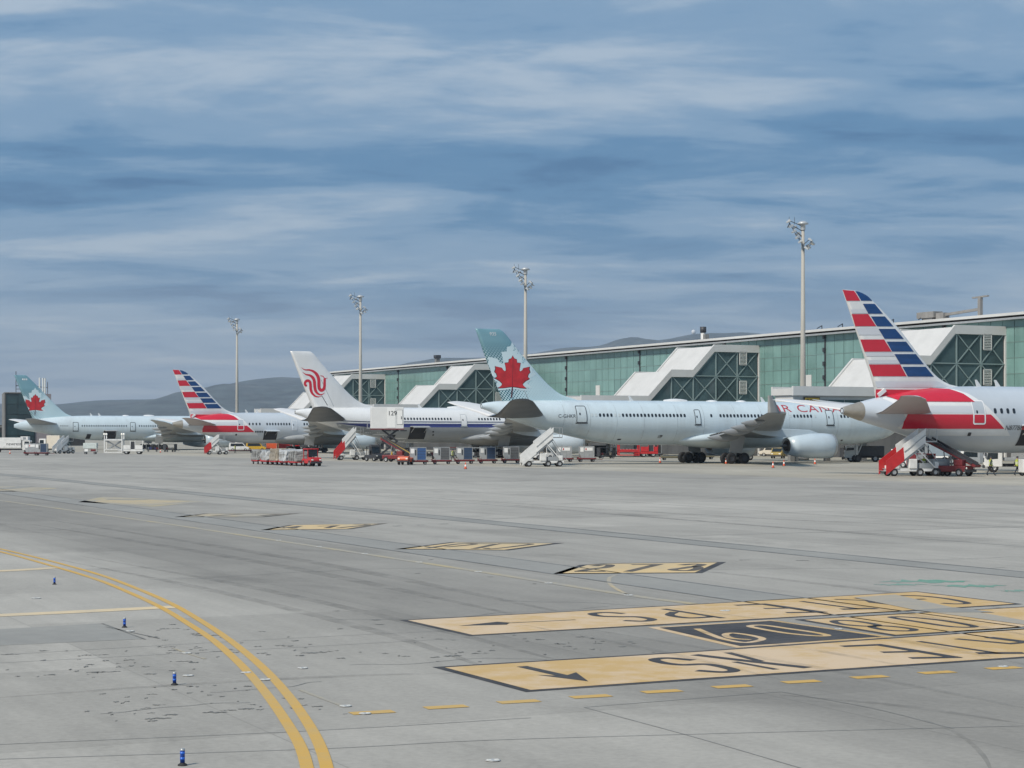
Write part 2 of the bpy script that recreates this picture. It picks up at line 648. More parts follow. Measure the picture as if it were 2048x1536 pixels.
def worn(name, col, under, amount, scale=6.0, lo=0.80, hi=1.30):
    """road paint that has worn through in places"""
    m = bpy.data.materials.new(name)
    m.use_nodes = True
    nt = m.node_tree
    b = nt.nodes['Principled BSDF']
    b.inputs['Roughness'].default_value = 0.7
    geo = nt.nodes.new('ShaderNodeNewGeometry')
    n = nt.nodes.new('ShaderNodeTexNoise')
    n.inputs['Scale'].default_value = scale
    n.inputs['Detail'].default_value = 7
    n.inputs['Roughness'].default_value = 0.7
    n2 = nt.nodes.new('ShaderNodeTexNoise')
    n2.inputs['Scale'].default_value = scale * 0.12
    n2.inputs['Detail'].default_value = 3
    nt.links.new(geo.outputs['Position'], n.inputs[0])
    nt.links.new(geo.outputs['Position'], n2.inputs[0])
    ad = nt.nodes.new('ShaderNodeMath')
    ad.operation = 'ADD'
    nt.links.new(n.outputs['Fac'], ad.inputs[0])
    nt.links.new(n2.outputs['Fac'], ad.inputs[1])
    mr = nt.nodes.new('ShaderNodeMapRange')
    mr.inputs[1].default_value = lo
    mr.inputs[2].default_value = hi
    mr.inputs[3].default_value = 0.0
    mr.inputs[4].default_value = amount
    nt.links.new(ad.outputs[0], mr.inputs[0])
    mx = nt.nodes.new('ShaderNodeMix')
    mx.data_type = 'RGBA'
    nt.links.new(mr.outputs[0], mx.inputs[0])
    mx.inputs[6].default_value = tuple(col) + (1,)
    mx.inputs[7].default_value = tuple(under) + (1,)
    nt.links.new(mx.outputs[2], b.inputs['Base Color'])
    return m


GREY = (0.30, 0.30, 0.29)
M_PANEL = worn('panel_paint', (0.53, 0.355, 0.145), (0.60, 0.455, 0.30), 1.0, 1.5, 0.86, 1.12)
M_PANELW = worn('worn_panel_paint', (0.64, 0.46, 0.22), (0.42, 0.37, 0.27), 0.9, 2.0)
M_PANELK = worn('black_panel_paint', (0.028, 0.026, 0.028), (0.13, 0.12, 0.11), 0.5, 5)
M_PANELB = worn('faded_black_paint', (0.07, 0.06, 0.05), (0.20, 0.17, 0.13), 0.9, 4)
M_LINE = worn('yellow_line_paint', (0.58, 0.345, 0.065), (0.48, 0.345, 0.15), 0.8, 3, .8, 1.25)
M_LINEF = worn('faded_yellow_paint', (0.43, 0.355, 0.20), (0.33, 0.31, 0.27), 1.0, 3, .7, 1.15)
M_LINEP = worn('pale_line_paint', (0.64, 0.51, 0.32), GREY, 0.5, 3)
M_TAR = worn('tar', (0.075, 0.072, 0.066), (0.24, 0.235, 0.215), 1.0, 7, .7, 1.25)
M_RUBBER = worn('tyre_rubber', (0.10, 0.097, 0.09), (0.14, 0.135, 0.125), 1.0, 3)
_nt = M_RUBBER.node_tree
_mx = _nt.nodes.new('ShaderNodeMixShader')
_tr = _nt.nodes.new('ShaderNodeBsdfTransparent')
_nz = _nt.nodes.new('ShaderNodeTexNoise')
_nz.inputs['Scale'].default_value = 1.2
_nz.inputs['Detail'].default_value = 8
_nz.inputs['Roughness'].default_value = 0.7
_mr = _nt.nodes.new('ShaderNodeMapRange')
_mr.inputs[1].default_value = 0.35
_mr.inputs[2].default_value = 0.75
_mr.inputs[4].default_value = 0.30
_ge = _nt.nodes.new('ShaderNodeNewGeometry')
_nt.links.new(_ge.outputs['Position'], _nz.inputs[0])
_nt.links.new(_nz.outputs['Fac'], _mr.inputs[0])
_nt.links.new(_mr.outputs[0], _mx.inputs[0])
_nt.links.new(_tr.outputs[0], _mx.inputs[1])
_nt.links.new(_nt.nodes['Principled BSDF'].outputs[0], _mx.inputs[2])
_nt.links.new(_mx.outputs[0], _nt.nodes['Material Output'].inputs[0])
M_PANELF = worn('faded_panel_paint', (0.52, 0.405, 0.22), (0.34, 0.315, 0.265), 1.0, 1.0, .72, 1.08)
M_JOINT = worn('joint_sealant', (0.13, 0.13, 0.125), (0.25, 0.25, 0.245), 1.0, 3)
M_PATCH = worn('asphalt_patch', (0.252, 0.244, 0.222), (0.31, 0.30, 0.27), 1.0, 2)
M_PATCHL = worn('drain_strip', (0.245, 0.238, 0.215), (0.31, 0.30, 0.27), 1.0, 2)
M_GREEN = worn('green_stain', (0.12, 0.28, 0.20), GREY, 1.0, 2.5)

gm = MB()
gx = [-9000, -2500, -600, -150, -40, 0, 40, 150, 600, 2500, 9000]
gy = [-60, 0, 30, 80, 200, 500, 1200, 3000, 6000, 12000]
vs = [(x, y, 0) for y in gy for x in gx]
W_ = len(gx)
gm.add(vs, [(j * W_ + i, j * W_ + i + 1, (j + 1) * W_ + i + 1, (j + 1) * W_ + i) for j in range(len(gy) - 1) for i in range(W_ - 1)])
apron = gm.build('apron', ground_material())
tag(apron, kind='structure')


def sheet(name, verts, faces, z, m, parent=apron):
    me = bpy.data.meshes.new(name)
    me.from_pydata([(v[0], v[1], z) for v in verts], [], faces)
    me.materials.append(m)
    return link_mesh(name, me, parent)


def quad_sheet(name, pts, z, m, parent=apron):
    t = tessellate_polygon([[Vector((p[0], p[1], 0)) for p in pts]])
    return sheet(name, pts, [tuple(f) for f in t], z, m, parent)


def stroke(name, pts, w, z, m, parent=apron, taper=(1, 1), closed=False, sub=6):
    vs, fs = ribbon(pts, w, taper, closed, sub)
    return sheet(name, vs, fs, z, m, parent)


def polyline(name, pts, w, z, m, parent=apron):
    """mitreless straight strokes joined into one painted figure"""
    V, Fc = [], []
    for a, b in zip(pts[:-1], pts[1:]):
        a, b = Vector(a), Vector(b)
        d = (b - a).normalized() * (w * 0.42)
        n = Vector((-d.y, d.x)).normalized() * (w / 2)
        a, b = a - d, b + d
        k = len(V)
        V += [tuple(a + n), tuple(a - n), tuple(b - n), tuple(b + n)]
        Fc.append((k, k + 1, k + 2, k + 3))
    zs = [z + 0.0006 * i for i in range(len(Fc)) for _ in range(4)]
    me = bpy.data.meshes.new(name)
    me.from_pydata([(v[0], v[1], zz_) for v, zz_ in zip(V, zs)], [], Fc)
    me.materials.append(m)
    return link_mesh(name, me, parent)


def strip_pq(name, p0, p1, q0, q1, z, m, n=24, jit=0.05):
    pts0, pts1 = [], []
    for i in range(n + 1):
        q = q0 + (q1 - q0) * (i / n) ** 1.7
        a = pq(p0 + random.uniform(-jit, jit), q)
        b = pq(p1 + random.uniform(-jit, jit), q)
        pts0.append((a.x, a.y))
        pts1.append((b.x, b.y))
    vs = pts0 + pts1
    k = n + 1
    return sheet(name, vs, [(i, i + 1, k + i + 1, k + i) for i in range(n)], z, m)


# drains, repaired strips and joints
strip_pq('drain_strip', 33.3, 34.6, 25, 190, 0.004, M_PATCHL)
strip_pq('drain_edge', 33.15, 33.3, 25, 190, 0.007, M_JOINT, jit=.03)
strip_pq('drain_edge', 34.6, 34.75, 25, 190, 0.007, M_JOINT, jit=.03)
strip_pq('repaired_strip', 22.9, 24.6, 20, 160, 0.004, M_PATCH)
strip_pq('repair_edge', 22.8, 22.9, 20, 160, 0.007, M_JOINT, jit=.02)
strip_pq('repair_edge', 24.6, 24.7, 20, 160, 0.007, M_JOINT, jit=.02)
for p_ in (42.5, 51, 60, 70, 80, 94):
    strip_pq('slab_joint', p_, p_ + 0.07, 20, 230, 0.004, M_JOINT, jit=.02)
for q_ in (60, 76, 95, 118, 145):
    a, b = pq(35.5, q_), pq(94, q_ + .4)
    stroke('slab_joint', [(a.x, a.y), (b.x, b.y)], 0.06, 0.004, M_JOINT)
for pts in ([(-6.339,22.641), (-2.525,23.75), (0.248,24.841)], [(-6.057,21.631), (-2.262,22.389), (0.219,23.125), (6.51,24.158)],
            [(0.978,25.798), (2.238,23.24), (3.224,21.048)], [(0.978,25.798), (3.167,26.987), (3.873,27.354)], [(3.873,27.354), (4.852,25.751), (5.563,23.912)],
            [(-8.611,31.955), (-4.208,34.461), (0.154,36.519)], [(-8.309,30.833), (-4.67,32.622), (-1.125,34.461)]):
    stroke('slab_joint', pts, 0.018, 0.004, M_JOINT, sub=10)
quad_sheet('repaired_slab', [(-10.232,35.867), (-8.087,37.294), (-6.675,34.461), (-9.459,33.16)], 0.003, M_PATCH)
stroke('repair_edge', [(-8.048,37.294), (-6.64,34.377)], 0.05, 0.006, M_TAR)
stroke('repair_edge', [(-7.824,36.615), (-6.418,34.545)], 0.05, 0.006, M_TAR)

# tar flecks where old paint and sealant broke away
flecks = [(-8.46,32.03,0.30), (-7.01,31.95,0.45), (-7.23,31.81,0.10), (-6.62,36.24,0.21), (-6.63,37.10,0.14), (-6.42,36.33,0.19), (-6.20,36.14,0.13), (-5.80,35.33,0.37), (-5.57,35.06,0.65),
          (-6.58,34.80,0.20), (-6.01,33.16,0.28), (-5.83,32.62,0.17), (-5.36,31.04,0.29), (-5.17,30.90,0.20), (-5.46,33.01,0.16), (-5.28,32.70,0.14), (-4.90,32.70,0.26), (-4.99,32.47,0.34), (-4.71,32.32,0.14),
          (-6.66,31.11,0.11), (-6.38,30.77,0.08), (-6.27,30.30,0.10), (-6.10,30.43,0.08), (-6.79,30.57,0.13), (-6.54,29.60,0.20), (-6.35,29.66,0.47), (-7.12,29.29,0.20), (-7.58,29.11,0.09), (-6.38,28.99,0.06), (-5.60,29.41,0.20),
          (-5.85,27.14,0.09), (-5.43,26.83,0.08), (-5.49,26.33,0.08), (-5.13,27.09,0.19), (-4.84,26.04,0.18), (-4.96,25.70,0.14), (-4.59,24.80,0.29), (-4.72,24.75,0.13), (-4.52,25.11,0.20), (-3.96,25.33,0.33), (-3.81,25.52,0.20), (-3.54,25.66,0.12),
          (-4.74,27.95,0.10), (-4.39,28.06,0.07), (-4.30,27.04,0.10), (-4.10,26.88,0.08), (-3.89,27.95,0.12), (-3.15,26.68,0.18), (-2.65,25.89,0.15), (-2.90,25.99,0.21),
          (-4.08,33.40,0.19), (-3.94,33.32,0.21), (-3.90,34.13,0.14), (-3.43,32.25,0.34), (-3.22,32.32,0.15), (-3.11,32.47,0.12), (-3.28,36.24,0.13), (-2.72,38.00,0.20), (-2.58,37.10,0.20), (-3.70,39.94,0.17),
          (-2.15,32.17,0.12), (-1.77,31.74,0.15), (-1.28,31.60,0.17), (-1.00,31.81,0.33), (-0.54,32.17,0.29), (-0.34,32.62,0.12), (-1.33,34.46,0.15), (-1.07,34.29,0.11), (0.51,34.38,0.18), (0.85,33.64,0.21), (0.97,33.24,0.16), (1.25,34.80,0.18), (1.52,33.72,0.18), (1.09,32.85,0.09), (1.93,33.24,0.14), (1.62,34.04,0.07),
          (6.90,56.24,0.38), (8.56,56.02,0.41), (-4.66,77.25,0.41), (-3.74,78.11,0.37), (-2.83,78.99,0.37), (-2.41,56.47,0.15), (-2.29,62.49,0.16), (-0.57,49.51,0.18), (-2.52,50.76,0.16), (0.57,47.18,0.12)]
random.seed(5)
for (x, D, L_) in list(flecks):
    if D < 36:
        for _ in range(2):
            if random.random() < .75:
                flecks.append((x + random.uniform(-.9, .9), D + random.uniform(-.9, .9), L_ * random.uniform(.15, .6)))
for (x, D, L_) in flecks:
    c = Vector((x, D))
    n = min(26, max(8, int(L_ / 0.03)))
    up, lo = [], []
    tk = random.uniform(.4, 1.1)
    sd_ = random.uniform(0, 99)
    for i in range(n + 1):
        t = i / n
        edge = min(1, min(t, 1 - t) * 5 + .12)
        hh = (0.07 + 0.016 * L_) * tk * edge * (D / 30)
        xx = (t - 0.5) * L_
        yy = xx * 0.16 + .07 * noise.noise(Vector((t * 5, sd_, 5)))
        up.append((c.x + xx, c.y + yy + hh * random.uniform(-.15, 1.5)))
        lo.append((c.x + xx + random.uniform(-.01, .01), c.y + yy - hh * random.uniform(.0, 1.3)))
    vs = up + lo
    sheet('tar_patch', vs, [(i, i + 1, n + 1 + i + 1, n + 1 + i) for i in range(n)], 0.005, M_TAR)
for ((x, D, L_), hh0) in (((10.43,47.99,2.40), 1.1), ((11.22,46.56,1.84), 0.75), ((9.60,47.02,1.36), 0.6), ((11.93,45.06,0.71), 0.5)):
    c = Vector((x, D))
    n = 16
    up, lo = [], []
    for i in range(n + 1):
        t = i / n
        hh = hh0 / 2 * math.sin(math.pi * t) * random.uniform(.3, 1.3) + .01
        yy = random.uniform(-.2, .2)
        up.append((c.x + (t - .5) * L_, c.y + yy + hh))
        lo.append((c.x + (t - .5) * L_, c.y + yy - hh))
    sheet('green_stain', up + lo, [(i, i + 1, n + 2 + i, n + 1 + i) for i in range(n)], 0.004, M_GREEN)

# cracks that wander across the slabs, and tyre marks
random.seed(11)
for (x, y), L_, dr in (((-5.464,25.197), 2.2, .5), ((-2.606,30.565), 5.0, .1), ((-4.339,27.301), 2.0, .3), ((-3.84,38), 7.0, .4), ((-0.269,42.606), 8.0, -.2), ((5.153,52.074), 9.0, .3), ((-9.237,48.483), 9.0, .7), ((10.005,56.24), 9.0, .2), ((-2.699,82.706), 14.0, .3)):
    pts = [(x, y)]
    a = dr
    for k in range(14):
        a += random.uniform(-.55, .55)
        a = dr + (a - dr) * .8
        pts.append((pts[-1][0] + math.cos(a) * L_ / 14, pts[-1][1] + math.sin(a) * L_ / 14))
    stroke('crack', pts, .006 + .0005 * y, 0.0045, M_JOINT, sub=2)
for pts, w in (([(5.306,25.018), (5.513,23.512), (5.44,21.969), (5.18,20.377)], .07), ([(3.814,27.038), (5.297,25.941), (6.555,24.325)], .20),
               ([(-13.379,56.24), (-7.209,45.355), (-2.473,35.595), (-0.187,29.6)], .35), ([(-13.21,58.099), (-6.709,46.867), (-1.792,37), (1.013,30.565)], .35), ([(-7.568,26.528), (-5.115,28.008), (-2.487,29.17), (-0.187,29.6)], .25),
               ([(-20.111,82.706), (-6.275,56.24), (1.76,38)], .5), ([(-20.038,78.989), (-6.941,54.496), (0.56,38)], .5), ([(2.605,56.24), (8.201,46.098), (11.059,39.056)], .4), ([(-3.529,108.154), (9.784,78.111), (18.096,63.909)], .6), ([(-10.424,122.261), (8.695,87.875), (20.735,73.229)], .7)):
    stroke('tyre_mark', pts, w, 0.0035, M_RUBBER, taper=(.2, .2), sub=10)

# yellow lines
curve_out = [(-23.962,74.392), (-18.398,64.495), (-16.618,61.667), (-13.567,55.794), (-10.889,50.214), (-8.88,45.355), (-7.411,41.475), (-6.223,37.898), (-5.257,34.802), (-4.377,31.738), (-3.731,29.292), (-3.123,26.73), (-2.67,24.623), (-2.338,22.899), (-2.085,21.303), (-1.825,19.26), (-1.587,16.94)]
curve_in = [(-23.465,72.85), (-17.986,63.049), (-16.226,60.214), (-13.395,54.496), (-10.715,48.819), (-8.894,44.353), (-7.453,40.519), (-6.271,37), (-5.406,34.293), (-4.602,31.454), (-3.928,28.871), (-3.345,26.429), (-2.886,24.367), (-2.522,22.605), (-2.278,21.111), (-2.027,19.26), (-1.77,16.94)]
stroke('taxi_line', curve_out, 0.15, 0.008, M_LINE, sub=10)
stroke('taxi_line', curve_in, 0.15, 0.008, M_LINE, sub=10)
stroke('stand_line', [(-15.392,51.127), (-13.929,51.691), (-13.259,52.268), (-12.696,52.957)], 0.60, 0.006, M_LINEP)
stroke('stand_line', [(-11.565,38.415), (-10.495,38.947), (-9.135,39.718), (-7.271,40.872)], 0.58, 0.006, M_LINEP)
a_, b_, c_ = pq(21.3, 13), pq(21.2, 60), pq(20.6, 160)
stroke('taxi_centreline', [(3.985,41.598), (2.671,43.938), (-0.908,51.502), (-5.134,60.214), (-9.551,69.261), (-15.484,81.272), (-28.922,107.328), (-54.431,156.222)], 0.28, 0.006, M_LINEF, sub=8)
stroke('lead_off_line', [(2.749,50.214), (2.523,49.161), (2.434,47.181), (2.53,45.355), (2.691,44.075)], 0.10, 0.006, M_PANELF)
for (X, D) in ((-1.878,25.311), (-0.913,25.817), (0.079,26.335), (1.098,26.858), (2.145,27.386), (3.219,27.925), (4.32,28.467), (5.448,29.02), (6.603,29.575), (7.784,30.133)):
    stroke('painted_dash', [(X - .26 + .0, D - .10), (X + .29, D + .12)], 0.26, 0.006, M_LINE)
stroke('faded_dash', [(-3.252,26.629), (-3.076,27.569), (-2.272,25.846)][1:], 0.07, 0.005, M_LINEF)
stroke('faded_dash', [(-5.897,33.005), (-5.533,32.248), (-5.071,31.384)], 0.06, 0.005, M_LINEF)


def panel(name, outer, inset, mface, medge, label):
    """painted ground sign: black border sheet with the coloured field on it"""
    o = quad_sheet(name, outer, 0.004, medge)
    c = Vector((sum(p[0] for p in outer) / len(outer), sum(p[1] for p in outer) / len(outer)))
    n = len(outer)
    inner = []
    area = sum(outer[i][0] * outer[(i + 1) % n][1] - outer[(i + 1) % n][0] * outer[i][1] for i in range(n))
    sgn = 1 if area > 0 else -1
    for i in range(n):
        p0, p1, p2 = Vector(outer[i - 1]), Vector(outer[i]), Vector(outer[(i + 1) % n])
        d0, d1 = (p1 - p0).normalized(), (p2 - p1).normalized()
        n0, n1 = Vector((-d0.y, d0.x)) * sgn, Vector((-d1.y, d1.x)) * sgn
        b = (n0 + n1)
        inner.append(tuple(p1 + b * (inset / max(0.3, 1 + n0.dot(n1)))))
    f = quad_sheet('painted_field', inner, 0.007, mface, o)
    o['label'] = label
    return o


def glyph(parent, pts, w=0.17, m=None, z=0.010, closed=False):
    return stroke('letter_stroke', pts, w, z, m or M_PANELK, parent, closed=closed)


def glyphp(parent, pts, w=0.17, m=None, z=0.010):
    return polyline('letter_stroke', pts, w, z, m or M_PANELK, parent)


top = panel('ground_sign', [(-2.248,37.93), (0.919,39.691), (4.398,41.783), (9.575,44.92), (11.171,41.536), (8.406,39.927), (3.7,37.394), (-0.785,34.943)], 0.13, M_PANEL, M_PANELK, 'upper long yellow painted ground sign with thin left arrow')
quad_sheet('arrow_head', [(-1.032,36.751), (-0.287,37.559), (-0.039,37.377), (-0.104,36.987)], 0.010, M_PANELK, top)
glyph(top, [(-0.135,37.286), (0.557,37.62), (1.269,37.961)], 0.07)
glyph(top, [(2.315,39.286), (1.948,39.521), (1.658,39.252), (1.786,38.758), (2.15,38.596), (2.55,38.563), (2.807,38.055), (2.613,37.682), (2.227,37.805)], 0.20)
glyphp(top, [(3.244,40.287), (4.23,38.363)], 0.16)
glyph(top, [(3.392,39.661), (3.239,38.947), (3.533,38.363), (3.897,38.468), (4.066,38.626)], 0.20)
glyphp(top, [(4.92,41.224), (5.505,41.493), (6.465,39.607), (5.783,39.501)], 0.20)
glyphp(top, [(5.432,40.436), (5.982,40.51)], 0.18)
glyphp(top, [(6.448,42.122), (7.355,40.362)], 0.15)
glyphp(top, [(7.073,40.289), (7.671,40.436)], 0.24)
glyphp(top, [(7.895,42.936), (8.291,42.043), (8.588,40.958)], 0.28)
glyphp(top, [(7.316,42.689), (7.931,42.363), (7.946,41.884), (8.468,41.033)], 0.15)
glyph(top, [(9.307,42.771), (8.96,42.73), (8.801,43.525), (9.326,43.611), (9.807,42.854), (10.01,41.766), (9.712,41.532), (9.445,41.727)], 0.18)

low = panel('ground_sign', [(-1.27,30.267), (3.22,32.546), (7.016,34.716), (9.778,36.284), (12.76,38), (11.317,32.927), (8.486,31.489), (2.839,28.694), (0.203,27.328)], 0.15, M_PANEL, M_PANELK, 'lower long yellow painted ground sign with diagonal arrow')
polyline('arrow_shaft', [(0.194,30.247), (0.816,29.084)], 0.19, 0.010, M_PANELK, low)
quad_sheet('arrow_head', [(0.382,29.232), (0.805,29.103), (0.997,29.55), (1.143,28.474)], 0.0108, M_PANELK, low)
glyph(low, [(2.971,31.145), (2.584,31.443), (2.336,31.23), (2.456,30.792), (2.729,30.527), (3.079,30.605), (3.286,30.396), (3.487,29.844), (3.297,29.586), (2.897,29.784)], 0.20)
glyphp(low, [(3.68,32.179), (4.042,31.054)], 0.15)
glyphp(low, [(3.125,31.856), (3.915,30.968), (4.637,30.21)], 0.22)
glyphp(low, [(3.647,30.881), (4.138,29.965)], 0.13)
glyphp(low, [(5.844,33.213), (6.455,33.438), (7.354,31.561), (6.673,31.45)], 0.21)
glyphp(low, [(6.363,32.295), (6.846,32.39)], 0.20)
glyphp(low, [(7.302,33.949), (8.215,32.155)], 0.14)
glyphp(low, [(7.974,32.155), (8.564,32.179)], 0.26)
glyphp(low, [(8.094,34.369), (8.812,33.615), (9.494,34.053)], 0.17)
glyphp(low, [(8.749,34.583), (9.516,33.337)], 0.25)
glyph(low, [(10.211,34.854), (10.062,35.353), (10.47,35.637), (10.678,34.583), (10.635,33.539)], 0.2)

blk = panel('ground_sign', [(2.614,36.519), (5.2,38), (6.998,34.759), (3.908,33.005)], 0.17, M_PANELK, M_PANEL, 'black painted ground sign with yellow digits and yellow border')
glyph(blk, [(3.523,36.217), (3.663,35.241), (3.853,34.316), (4.16,33.794), (4.531,34.369), (4.42,34.964), (4.123,35.409), (3.944,35.129), (3.992,34.529), (4.303,34.263)], 0.14, M_PANEL)
glyph(blk, [(4.593,36.696), (4.877,36.879), (5.272,36.217), (5.649,35.551), (5.812,35.019), (5.605,34.909), (5.147,35.353), (4.774,36.1)], 0.15, M_PANEL, closed=True)

eig = panel('ground_sign', [(5.658,38.051), (8.451,39.55), (11.03,40.932), (13.622,42.222), (14.348,39.056), (9.828,36.472), (7.032,34.932)], 0.14, M_PANEL, M_PANELK, 'yellow painted ground sign with two black digits beside the black one')
glyph(eig, [(6.381,37.692), (6.445,37.063), (6.839,36.696), (7.104,36.879), (6.946,37.438), (6.671,37.82)], 0.17, closed=True)
glyph(eig, [(6.918,36.545), (7.09,35.954), (7.479,35.809), (7.636,36.129), (7.42,36.545), (7.126,36.757)], 0.17, closed=True)
glyph(eig, [(7.683,38.475), (8.068,38.475), (8.625,37.692), (8.918,36.635), (8.492,36.575), (8.069,37.438)], 0.17, closed=True)
# the repaired strip crosses the signs
quad_sheet('repaired_strip', [(7.763,43.129), (8.857,43.938), (9.421,40.636), (10.249,37.594), (10.035,36.806), (8.496,40.057)], 0.014, worn('dusty_panel_patch', (0.40, 0.345, 0.255), (0.30, 0.29, 0.27), 1.0, 2))
quad_sheet('repaired_strip', [(8.517,40.057), (9.475,40.636), (10.04,39.494), (8.793,39.494)], 0.0165, M_PATCHL)

num = panel('ground_sign', [(1.065,50.535), (1.926,54.069), (2.643,54.693), (6.24,55.332), (5.091,50.874)], 0.22, M_PANELW, M_PANELK, 'yellow painted ground sign with three stand digits, nearest of the row')
glyph(num, [(2.299,53.534), (2.56,54.069), (2.789,53.915), (2.611,52.973), (2.226,52.423), (1.808,51.462)], 0.27, M_PANELB)
glyphp(num, [(1.808,51.462), (2.411,51.462)], 0.29, M_PANELB)
glyphp(num, [(3.513,54.107), (4.169,54.224), (3.165,51.462)], 0.27, M_PANELB)
glyph(num, [(4.79,53.915), (5.173,54.34), (5.406,54.146), (5.16,53.383)], 0.29, M_PANELB)
glyph(num, [(5.13,53.346), (5.165,52.641), (4.882,51.814), (4.55,51.778), (4.403,52.134), (4.671,52.568)], 0.29, M_PANELB, closed=True)

n2_ = panel('ground_sign', [(-3.82,61.491), (-2.087,65.574), (1.781,65.041), (-0.107,60.882)], 0.24, M_PANELW, M_PANELK, 'second worn painted ground sign along the taxi line')
glyph(n2_, [(-2.777,62.015), (-1.755,64.516), (-1.271,64.205), (-2.166,62.598)], 0.24, M_PANELB)
glyphp(n2_, [(-1.464,64.83), (-0.501,64.412), (-1.222,61.728)], 0.24, M_PANELB)
glyph(n2_, [(-0.473,64.62), (0.632,64.464), (0.152,63.091), (-0.65,61.633), (-0.885,62.111)], 0.24, M_PANELB)
n3_ = panel('ground_sign', [(-9.793,73.791), (-9.167,78.12), (-5.201,79.61), (-6.283,74.583)], 0.28, M_PANELW, M_PANELB, 'third worn painted ground sign along the taxi line')
glyphp(n3_, [(-9.103,75.3), (-8.622,76.967), (-8.679,75.482)], 0.26, M_PANELB)
glyphp(n3_, [(-7.758,76.967), (-7.165,77.443), (-7.349,75.573)], 0.28, M_PANELB)
glyph(n3_, [(-6.903,75.573), (-5.935,78.12), (-6.538,78.709)], 0.28, M_PANELB)
n4_ = panel('ground_sign', [(-15.256,85.597), (-14.525,89.514), (-9.963,89.642), (-11.107,85.597)], 0.35, M_PANELF, M_PANELB, 'fourth worn painted ground sign along the taxi line')
glyphp(n4_, [(-13.588,86.904), (-12.687,88.502)], 0.36, M_PANELB)
glyphp(n4_, [(-11.447,87.025), (-10.908,88.502)], 0.36, M_PANELB)
n5_ = panel('ground_sign', [(-23.932,104.754), (-24.564,113.985), (-17.052,105.561), (-18.478,98.015)], 0.8, M_PANELF, M_LINEF, 'fifth faded painted ground sign along the taxi line')
glyphp(n5_, [(-22.708,108.915), (-21.356,108.915)], 1.2, M_PATCHL)
n6_ = panel('ground_sign', [(-37.329,125.918), (-39.256,140.067), (-31.576,131.978), (-31.318,123.647)], 0.9, M_PANELF, M_LINEF, 'farthest faded painted ground sign at the left')
glyphp(n6_, [(-34.943,130.719), (-34.862,135.902)], 1.2, M_PATCHL)

for pts, w in (([(1.48,36.051), (3.835,31.955), (5.558,28.694), (6.969,25.564)], .22), ([(3.282,40.754), (5.608,37), (7.538,32.698), (8.471,29.915)], .25), ([(0.156,37), (2.375,32.698), (4.047,28.694)], .2), ([(6.558,43.262), (8.373,38.521), (9.71,34.293)], .3), ([(2.11,38), (4.722,33.476), (6.753,29.292)], .2)):
    stroke('tyre_mark', pts, w, 0.0175, M_RUBBER, taper=(.2, .2), sub=10)

# stand lead-in and red/white stand limits far away
for q_, p0, p1 in ((142.6, 30, 150), (213, 36, 150), (282, 36, 150), (375, 36, 150), (479, 36, 150)):
    a, b = pq(p0 + 60, q_), pq(p1, q_)
    stroke('stand_centreline', [(a.x, a.y), (b.x, b.y)], 0.3, 0.005, M_LINEF)
for q_ in (178, 247, 330, 425):
    a, b = pq(96, q_ - 2), pq(150, q_ + 2)
    stroke('stand_limit_line', [(a.x, a.y), (b.x, b.y)], 0.25, 0.005, worn('red_line%d' % q_, (0.35, 0.12, 0.09), GREY, 1.0, 3))

# ------------------------------------------------------------------ taxiway edge markers and inset lights
M_BLUEPLA = mat('blue_plastic', (0.012, 0.055, 0.30), 0.4, var=0.15, scale=20)
M_BLUEBAND = mat('blue_reflective_band', (0.02, 0.12, 0.55), 0.25)
marks = [((-3.689,21.271), 'nearest blue marker post, beside the bottom of the double yellow curve'),
         ((-4.995,28.12), 'second nearest blue marker post, among black tar flecks'),
         ((-7.448,36.519), 'blue marker post at the corner of the dark repaired slab'),
         ((-11.323,47.023), 'farthest blue marker post, between the two pale stand lines')]
for (x, y), lab in marks:
    t = empty('edge_marker', (x, y, 0), random.uniform(-.3, .3), lab, 'marker post', 'blue taxiway edge markers')
    MB().lathe([(0, 0.001), (0, .052), (.006, .055), (.016, .048), (.026, .030), (.034, .026), (.04, .001)], 'Z', 18).build('base', M_BLACK, t)
    MB().lathe([(.036, .001), (.036, .027), (.165, .027), (.17, .025)], 'Z', 18).build('post', M_BLUEPLA, t)
    for z0 in (.065, .125):
        MB().lathe([(z0, .0273), (z0, .0277), (z0 + .03, .0277), (z0 + .03, .0273)], 'Z', 18).build('reflective_band', M_BLUEBAND, t)
    MB().lathe([(.169, .0272), (.172, .0272), (.188, .0262), (.191, .02), (.191, .001)], 'Z', 18).build('cap', M_STEEL, t)
lights = [((-0.216,21.564), 'nearest inset light, alone at the bottom of the picture'), ((-1.949,25.197), 'inset light below the first painted dash'), ((-3.32,30.107), 'inset light just right of the double curve'),
          ((-4.135,29.538), 'inset light just left of the double curve'), ((-4.974,29.17), 'inset light beside the second nearest blue post'), ((-3.723,28.694), 'inset light on the inner line of the double curve'),
          ((-7.193,35.776), 'inset light beside the dark repaired slab'), ((-10.772,42.997), 'inset light between the two pale stand lines'), ((-5.512,32.174), 'inset light among faded yellow dashes'),
          ((-2.269,25.893), 'inset light at the end of the faded dash'), ((7.831,30.302), 'inset light on the rightmost dash'), ((4.478,39.943), 'inset light within the upper long ground sign'),
          ((6.211,36.144), 'inset light between the black and yellow ground signs'), ((2.686,43.801), 'centreline light nearest the upper ground sign'), ((0.909,47.34), 'second centreline light from the upper ground sign'),
          ((-0.905,51.314), 'third centreline light from the upper ground sign'), ((-2.699,55.137), 'fourth centreline light from the upper ground sign'), ((-4.571,59.076), 'fifth centreline light from the upper ground sign'),
          ((-6.376,62.768), 'sixth centreline light from the upper ground sign'), ((-8.189,66.635), 'seventh centreline light from the upper ground sign')]
